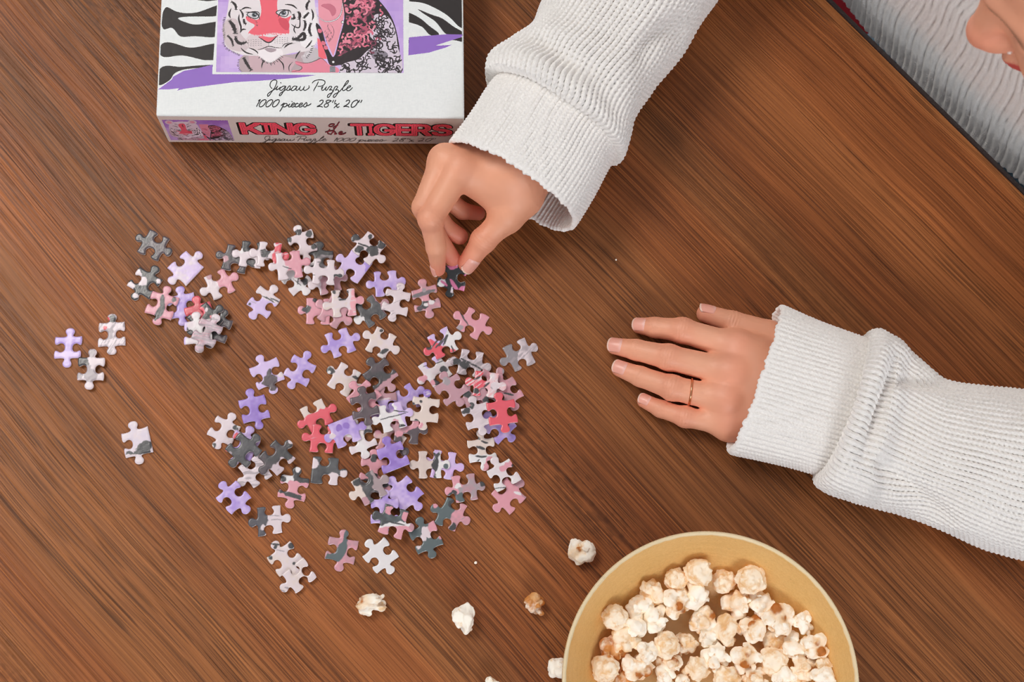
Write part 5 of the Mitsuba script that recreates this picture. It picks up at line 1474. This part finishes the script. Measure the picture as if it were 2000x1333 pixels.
class Tube:
    """A cloth tube through stations: each a pair of outline pixels (left, right) with the height of the tube's lowest and highest point (mm) there,
    or a world centre with half axes. Sampled as a grid of rows (along) and columns (around)."""

    def __init__(self, stations, rows, cols, power=2.3, z_out=45):
        C, A, B, Z0 = [], [], [], []
        for st in stations:
            if len(st) == 6:
                uL, vL, uR, vR, z0, z1 = st
                zc = min(z_out, (z0 + z1) / 2)
                l, r = mm(uL, vL, zc), mm(uR, vR, zc)
                c = (l + r) / 2
                c[2] = (z0 + z1) / 2000
                C.append(c); A.append((l - r) / 2 * [1, 1, 0]); B.append(np.array([0, 0, (z1 - z0) / 2000]))
            else:
                C.append(np.asarray(st[0], float)); A.append(np.asarray(st[1], float)); B.append(np.asarray(st[2], float))
        C, A, B = map(np.array, (C, A, B))
        s = np.r_[0, np.cumsum(np.maximum(np.linalg.norm(np.diff(C, axis=0), axis=1), 1e-4))]
        self.len = s[-1]
        t = np.linspace(0, s[-1], rows) if np.isscalar(rows) else np.asarray(rows) * s[-1]
        C, A, B = (PchipInterpolator(s, x)(t) for x in (C, A, B))
        th = np.linspace(0, 2 * math.pi, 361)
        cs, sn = np.cos(th), np.sin(th)
        e = 2 / power
        cs, sn = np.sign(cs) * np.abs(cs) ** e, np.sign(sn) * np.abs(sn) ** e
        G, self.around = [], []
        for c, a, b in zip(C, A, B):
            ring = c + cs[:, None] * a + sn[:, None] * b
            q, L = resample(ring, cols + 1)
            G.append(q[:-1]); self.around.append(L)
        self.P = np.array(G)
        self.around = np.array(self.around)
        self.s = t
        self.rows, self.cols = len(t), cols
        self.mean_around = float(np.median(self.around))

    def normals(self):
        du = np.roll(self.P, -1, 1) - np.roll(self.P, 1, 1)
        ds = np.gradient(self.P, axis=0)
        n = np.cross(du, ds)
        n /= np.maximum(np.linalg.norm(n, axis=2, keepdims=True), 1e-12)
        c = self.P.mean(1, keepdims=True)
        if ((self.P - c) * n).sum() < 0:
            n = -n
        return n

    def push(self, h):
        self.P = self.P + self.normals() * h[..., None]

    def grid(self):
        """(along, around) in metres; around is measured on the median ring so that the ribs run on unbroken."""
        return np.meshgrid(self.s, np.arange(self.cols) / self.cols * self.mean_around, indexing='ij')

    def mesh(self, floor=0.0006):
        V = self.P.reshape(-1, 3).copy()
        if floor is not None:
            V[:, 2] = np.where(V[:, 2] < floor + 0.003, floor + 0.003 * np.exp(np.minimum((V[:, 2] - floor - 0.003) / 0.003, 0)), V[:, 2])
        idx = np.arange(self.rows * self.cols).reshape(self.rows, self.cols)
        j = np.roll(idx, -1, 1)
        q = np.stack([idx[:-1], j[:-1], j[1:], idx[1:]], -1).reshape(-1, 4)
        F = np.vstack([q[:, [0, 1, 2]], q[:, [0, 2, 3]]])
        m = self.P[:, :].mean((0, 1))
        a, b, c = V[F[::97, 0]], V[F[::97, 1]], V[F[::97, 2]]
        cen = np.repeat(self.P.mean(1), self.cols, 0)[F[::97, 0]]
        if (np.cross(b - a, c - a) * (a - cen)).sum() < 0:
            F = F[:, ::-1]
        return V, F

    def crease(self, line, depth, width, z=70, top_only=True):
        """A fold along a line given in pixels: a valley (depth > 0) or ridge (depth < 0) on the upper side."""
        L = spline([mm(u, v, z) for u, v in line], 10)[:, :2] if len(line) > 2 else np.array([mm(u, v, z)[:2] for u, v in line])
        L = resample(np.c_[L, np.zeros(len(L))], 80)[0][:, :2]
        t, i = cKDTree(L).query(self.P.reshape(-1, 3)[:, :2])
        end = np.sin(math.pi * np.clip((i + 4) / 88, 0, 1)) ** 0.5
        n = self.normals().reshape(-1, 3)
        h = -depth * np.exp(-(t / width) ** 2) * end * smoothstep(-0.1, 0.45, n[:, 2])
        self.push(h.reshape(self.rows, self.cols))


def ribs(tube, pitch, stitch, height, seed, wander=0.0, hole=0.0, s0=0.0, fade=0.0):
    """Chunky knit: rows of plump stitches along the tube with grooves between the rows."""
    s, u = tube.grid()
    n = max(2, round(tube.mean_around / pitch))
    q = np.stack([s.ravel() * 22, u.ravel() * 22, np.zeros(s.size)], 1)
    w = (meshkit.fbm(q, 2, seed).reshape(s.shape) - 0.5) * wander
    x = u / tube.mean_around * n + w
    k = np.floor(x)
    ph = x - k
    bulge = np.abs(np.sin(math.pi * ph)) ** 0.75
    st = (s + s0) / stitch + 0.5 * np.mod(k, 2) + 0.22 * np.cos(2 * math.pi * ph)
    bead = 0.5 + 0.5 * np.cos(2 * math.pi * st)
    fz = meshkit.noise(np.stack([s.ravel() * 900, u.ravel() * 900, np.full(s.size, 2.0)], 1), seed + 5).reshape(s.shape) - 0.5
    h = height * (bulge * (0.62 + 0.38 * bead) - 0.6) + 0.00035 * fz
    if hole:
        h = h - hole * np.exp(-((np.minimum(ph, 1 - ph)) / 0.11) ** 2) * smoothstep(0.55, 0.95, 0.5 + 0.5 * np.cos(2 * math.pi * ((s + s0) / stitch + 0.25)))
    step = np.linalg.norm(np.gradient(tube.P, axis=0), axis=2)
    h = h * smoothstep(0.12, 0.6, step / np.median(step[: tube.rows // 2]))       # flat where the cloth turns back on itself
    if fade:
        h = h * smoothstep(fade * 0.3, fade, s)
    tube.push(h)
    return h


def yarn(p, n, uv):
    v = mikit.noise(p.x * 1400, p.y * 1400, p.z * 1400)
    return mikit.mix(lin(226, 222, 218).tolist(), lin(241, 238, 234).tolist(), v)


def yarn_bump(p, n, uv):
    return mikit.noise(p.x * 1900, p.y * 1900, p.z * 1900) + 0.7 * mikit.noise(p.x * 3600, p.y * 3600, p.z * 3600)


scene['chenille'] = two({'type': 'bumpmap', 'arbitrary': {'type': 'proc', **{k: v for k, v in mikit.proc(yarn_bump, 1e-4).items() if k != 'type'}}, 'scale': 0.0002,
                         'bsdf': principled(mikit.proc(yarn), 0.95, 0.1, sheen=0.5)})


def cuff(stations, name, seed, lip=0.030):
    """A ribbed cuff: outer cloth, rounded rim, and the inner side some way in."""
    t = Tube(stations, 190, 540)
    n = t.normals()
    n[:4] = n[4]
    h_ = ribs(t, 0.0037, 0.0026, 0.00165, seed, wander=0.5, hole=0.0005)
    t.P = t.P - n * (h_ * 0.75 * np.exp(-t.s / 0.0022)[:, None])[..., None]
    k = int(t.rows * 0.45)
    axis = direction(t.P[0].mean(0), t.P[12].mean(0))
    wave = (meshkit.noise(np.stack([np.arange(t.cols) / t.cols * 90, np.zeros(t.cols), np.zeros(t.cols)], 1), seed) - 0.5) * 0.0022
    t.P = t.P + axis * wave[None, :, None] * np.exp(-t.s / 0.004)[:, None, None]
    th = 0.0040
    lump = 1 + 0.14 * np.cos(2 * math.pi * np.arange(t.cols) / t.cols * round(t.mean_around / 0.0037))[:, None]
    turn = [t.P[0] - n[0] * th / 2 * (1 - math.cos(x)) - axis * 0.0024 * lump * math.sin(x) for x in np.linspace(0.25, math.pi - 0.25, 9)]
    inner_ = (t.P[:k] - n[:k] * th)[::2]
    t.P = np.vstack([inner_[::-1], np.array(turn)[::-1], t.P])
    t.rows = len(t.P)
    V, F = t.mesh()
    put(name, (V, F), 'chenille', True)


cuff([(1527, 598, 1429, 888, 1, 56), (1600, 631, 1512, 905, 1, 60), (1662, 654, 1568, 919, 1, 62), (1712, 672, 1622, 935, 2, 60), (1745, 690, 1660, 945, 4, 58)], 'person__sweater__cuff', 31)
cuff([(876, 285, 1126, 441, 3, 92), (919, 228, 1163, 380, 3, 92), (952, 176, 1192, 325, 3, 92), (985, 138, 1214, 290, 4, 90), (1010, 105, 1230, 260, 6, 86)], 'person__sweater__cuff_001', 33)


def dense(marks):
    """Row positions (shares of the length) with their own densities: (share, rows up to it)."""
    out, a = [], 0.0
    for b, n in marks:
        out.append(np.linspace(a, b, n, endpoint=False)); a = b
    return np.r_[np.concatenate(out), 1.0]


def sleeve(stations, name, seed, rows, creases, pitch=0.0047, cols=560, fade=0.016):
    t = Tube(stations, rows, cols)
    s, u = t.grid()
    big = meshkit.fbm(np.stack([t.P[..., 0].ravel() * 16, t.P[..., 1].ravel() * 16, t.P[..., 2].ravel() * 16], 1), 3, seed).reshape(s.shape) - 0.5
    t.push(0.006 * big)
    for c in creases:
        t.crease(*c)
    ribs(t, pitch, 0.0034, 0.0024, seed + 1, wander=1.0, hole=0.0024, fade=fade)
    V, F = t.mesh()
    put(name, (V, F), 'chenille', True)
    return t


def elbow_station(c, along, w, h):
    side = np.cross(along / np.linalg.norm(along), Z); side /= np.linalg.norm(side)
    upv = np.cross(side, along / np.linalg.norm(along))
    return c, side * w, upv * h


arm = SHL - L_EL
sl = [(1712, 676, 1622, 930, 8, 56), (1690, 662, 1597, 926, 2, 66), (1694, 653, 1597, 942, 1, 76), (1716, 650, 1628, 966, 1, 84), (1745, 664, 1668, 980, 1, 82), (1778, 694, 1702, 990, 1, 72), (1840, 745, 1770, 1006, 1, 78), (1920, 756, 1856, 1042, 1, 90),
      (2000, 764, 1950, 1080, 1, 94), (2130, 760, 2110, 1110, 1, 98)]
top = [elbow_station(L_EL + arm * k + [0.02 * (1 - k), 0, 0.012 * (1 - k)], arm, .062 + .012 * k, .060 + .012 * k) for k in (0.18, 0.5, 0.85, 1.02)]
flip = lambda st, q: (st[0], st[1] * (1 if st[1] @ q > 0 else -1), st[2])
top = [flip(t_, np.array([0, 1.0, 0])) for t_ in top]
end = lambda sh, ref: (sh * 0.5 + tp(0, 0.0, 0.16) * 0.5, ref[1] * 0.80, ref[2] * 0.80)
top = top[:-1] + [(SHL * 0.86 + tp(0, 0, 0.17) * 0.14, top[-1][1], top[-1][2]), end(SHL, top[-1])]
sleeve(sl + top, 'person__sweater__sleeve', 41, dense([(0.10, 50), (0.60, 360), (1.0, 60)]),
       [([(1752, 700), (1728, 760), (1700, 830), (1682, 890)], .0125, .0070), ([(1700, 895), (1745, 925), (1800, 968), (1860, 1020)], .0085, .0065), ([(1740, 748), (1800, 745), (1850, 752)], .0065, .006),
        ([(1760, 720), (1800, 715)], .004, .008), ([(1720, 690), (1690, 770), (1660, 850), (1625, 925)], -.0035, .010), ([(1900, 800), (1930, 880), (1925, 960)], .003, .014), ([(1960, 830), (1985, 900)], -.002, .014)])
arm = SHR - R_EL
sl = [(1000, 120, 1222, 276, 8, 84), (962, 160, 1199, 310, 3, 94), (950, 152, 1213, 317, 2, 100), (952, 128, 1226, 288, 2, 104), (988, 100, 1240, 232, 2, 104), (1028, 72, 1276, 180, 2, 102), (1052, 24, 1334, 112, 2, 104), (1072, -14, 1372, 44, 2, 108), (1100, -70, 1420, -20, 3, 110),
      (1180, -190, 1520, -150, 5, 118)]
top = [elbow_station(R_EL + arm * k + [0, 0.02 * (1 - k), 0.02 * (1 - k)], arm, .064 + .012 * k, .062 + .012 * k) for k in (0.2, 0.5, 0.85, 1.02)]
top = [flip(t_, np.array([-1.0, 0, 0])) for t_ in top]
top = top[:-1] + [(SHR * 0.86 + tp(0, 0, 0.17) * 0.14, top[-1][1], top[-1][2]), end(SHR, top[-1])]
sleeve(sl + top, 'person__sweater__sleeve_001', 43, dense([(0.10, 50), (0.50, 340), (1.0, 60)]),
       [([(1020, 96), (1060, 120), (1110, 160), (1130, 170)], .0080, .008), ([(1345, 60), (1300, 85), (1262, 110), (1240, 150)], .0085, .0095), ([(1220, 255), (1170, 200), (1150, 160)], .004, .010), ([(960, 150), (1040, 175), (1120, 225), (1175, 270)], -.0028, .010),
        ([(985, 176), (1050, 205), (1120, 248), (1165, 285)], .0050, .0055), ([(1180, 20), (1190, 90), (1160, 150)], .003, .016), ([(1270, 60), (1230, 130), (1220, 180)], -.003, .014)], fade=0.026)

# the trunk of the sweater, hem to collar
ring = lambda along, out, z, w, dep: (tp(along, out, z), np.array([*E_DIR * w, 0]), np.array([*E_OUT * dep, 0]))
tr = Tube([ring(0.03, 0.0, -0.085, .262, .130), ring(0.03, 0.0, -0.07, .274, .142), ring(0.02, 0.0, -0.02, .272, .143), ring(0.01, 0.0, 0.06, .250, .138), ring(0, 0.0, 0.12, .230, .130), ring(0, 0.0, 0.18, .212, .116),
           ring(0, 0.0, 0.222, .180, .096), ring(-.015, 0.0, 0.248, .118, .080), ring(-.03, -0.002, 0.264, .078, .070), ring(-.03, -0.008, 0.284, .066, .064)], 240, 760, power=6.0)
s, u = tr.grid()
tr.push(0.010 * (meshkit.fbm(np.stack([u.ravel() * 14, s.ravel() * 5, np.zeros(s.size)], 1), 3, 51).reshape(s.shape) - 0.5))
ribs(tr, 0.0060, 0.0038, 0.0023, 52, wander=0.5, hole=0.0026)
V, F = tr.mesh(None)
put('person__sweater', (V, F), 'chenille', True)
tag('person__sweater', 'white ribbed chunky knit sweater')

# jeans
scene['denim'] = principled(mikit.proc(lambda p, n, uv: mikit.mix(lin(92, 128, 150).tolist(), lin(140, 172, 188).tolist(), mikit.noise(p.x * 900, p.y * 900, p.z * 900))), 0.85, 0.15)


def jeans_field(p):
    d = ellipsoid(p, tp(0.03, 0.03, -0.17), np.array([[*E_DIR, 0], [*E_OUT, 0], [0, 0, 1]]), (.215, .140, .135))
    for s_ in (-1, 1):
        kn = tp(0.10 * s_, -0.40, -0.20)
        d = smin(d, capsule(p, tp(0.085 * s_, 0.02, -0.24), kn, .088, .064), 0.03)
        d = smin(d, capsule(p, kn, tp(0.10 * s_, -0.36, -0.60), .062, .055), 0.015)
    return d


pts_ = np.array([tp(.26, .2, -.01), tp(-.26, .2, -.01), tp(.2, -.5, -.7), tp(-.2, -.5, -.7)])
Vj, Fj = surface_nets(jeans_field, pts_.min(0) - 0.06, pts_.max(0) + 0.06, 0.007)
put('person__jeans', (Vj, Fj), 'denim', True)
tag('person__jeans', 'light blue jeans')

# hair: a smooth cap drawn back into a knot, out of the picture
scene['hair'] = principled(rgb(60, 40, 28), 0.45, 0.5)


def hair_field(p):
    d = ellipsoid(p, hp(-16, 0, 42), HAX, R3(101, 82, 100))
    d = smin(d, np.linalg.norm(p - hp(-112, 0, 78), axis=1) - .042, 0.02)
    q = (p - HC) @ HAX.T * 1000
    cut = (q[:, 0] - (46 + 0.25 * (q[:, 2] - 90))) / 1000          # hair line at the brow
    cut2 = (-24 - q[:, 2] - 0.25 * (q[:, 0])) / 1000                  # and at the nape
    n_ = 0.0022 * (meshkit.noise(np.stack([q[:, 1] / 5, q[:, 2] / 40, q[:, 0] / 60], 1), 3) - 0.5)
    return np.maximum(np.maximum(d + n_, cut), cut2)


Vh, Fh = surface_nets(hair_field, HC - 0.19, HC + 0.19, 0.0026)
put('person__hair', (Vh, Fh), 'hair', True)
tag('person__hair', 'dark brown hair tied back')

# ------------------------------------------------------------------ the chair behind the table
scene['red_fabric'] = principled(rgb(112, 20, 28), 0.85, 0.15, sheen=0.4)
tag('chair', 'dark red upholstered chair showing at the table edge beside the sweater', 'chair')
SEAT = HIP[:2] + E_OUT * 0.02


def seat_box(a0, a1, o0, o1, z0, z1, r):
    v, f = rounded_box(a0, a1, o0, o1, z0, z1, r, 5)
    return np.c_[SEAT + v[:, :1] * E_DIR + v[:, 1:2] * E_OUT, v[:, 2]], f


put('chair__seat', seat_box(-.36, .30, -.23, .25, -.395, -.315, .03), 'red_fabric', 40)
put('chair__backrest', seat_box(-.36, .30, .27, .34, -.36, .16, .03), 'red_fabric', 40)
for a_, o_ in ((-.32, -.19), (.26, -.19), (-.32, .21), (.26, .21)):
    q = SEAT + E_DIR * a_ + E_OUT * o_
    put(numbered('chair__leg'), trimesh.creation.revolve(np.array([[0, -0.74], [0.015, -0.74], [0.022, -0.38], [0, -0.38]]), sections=20).apply_translation([*q, 0]), 'leg_wood', 40)
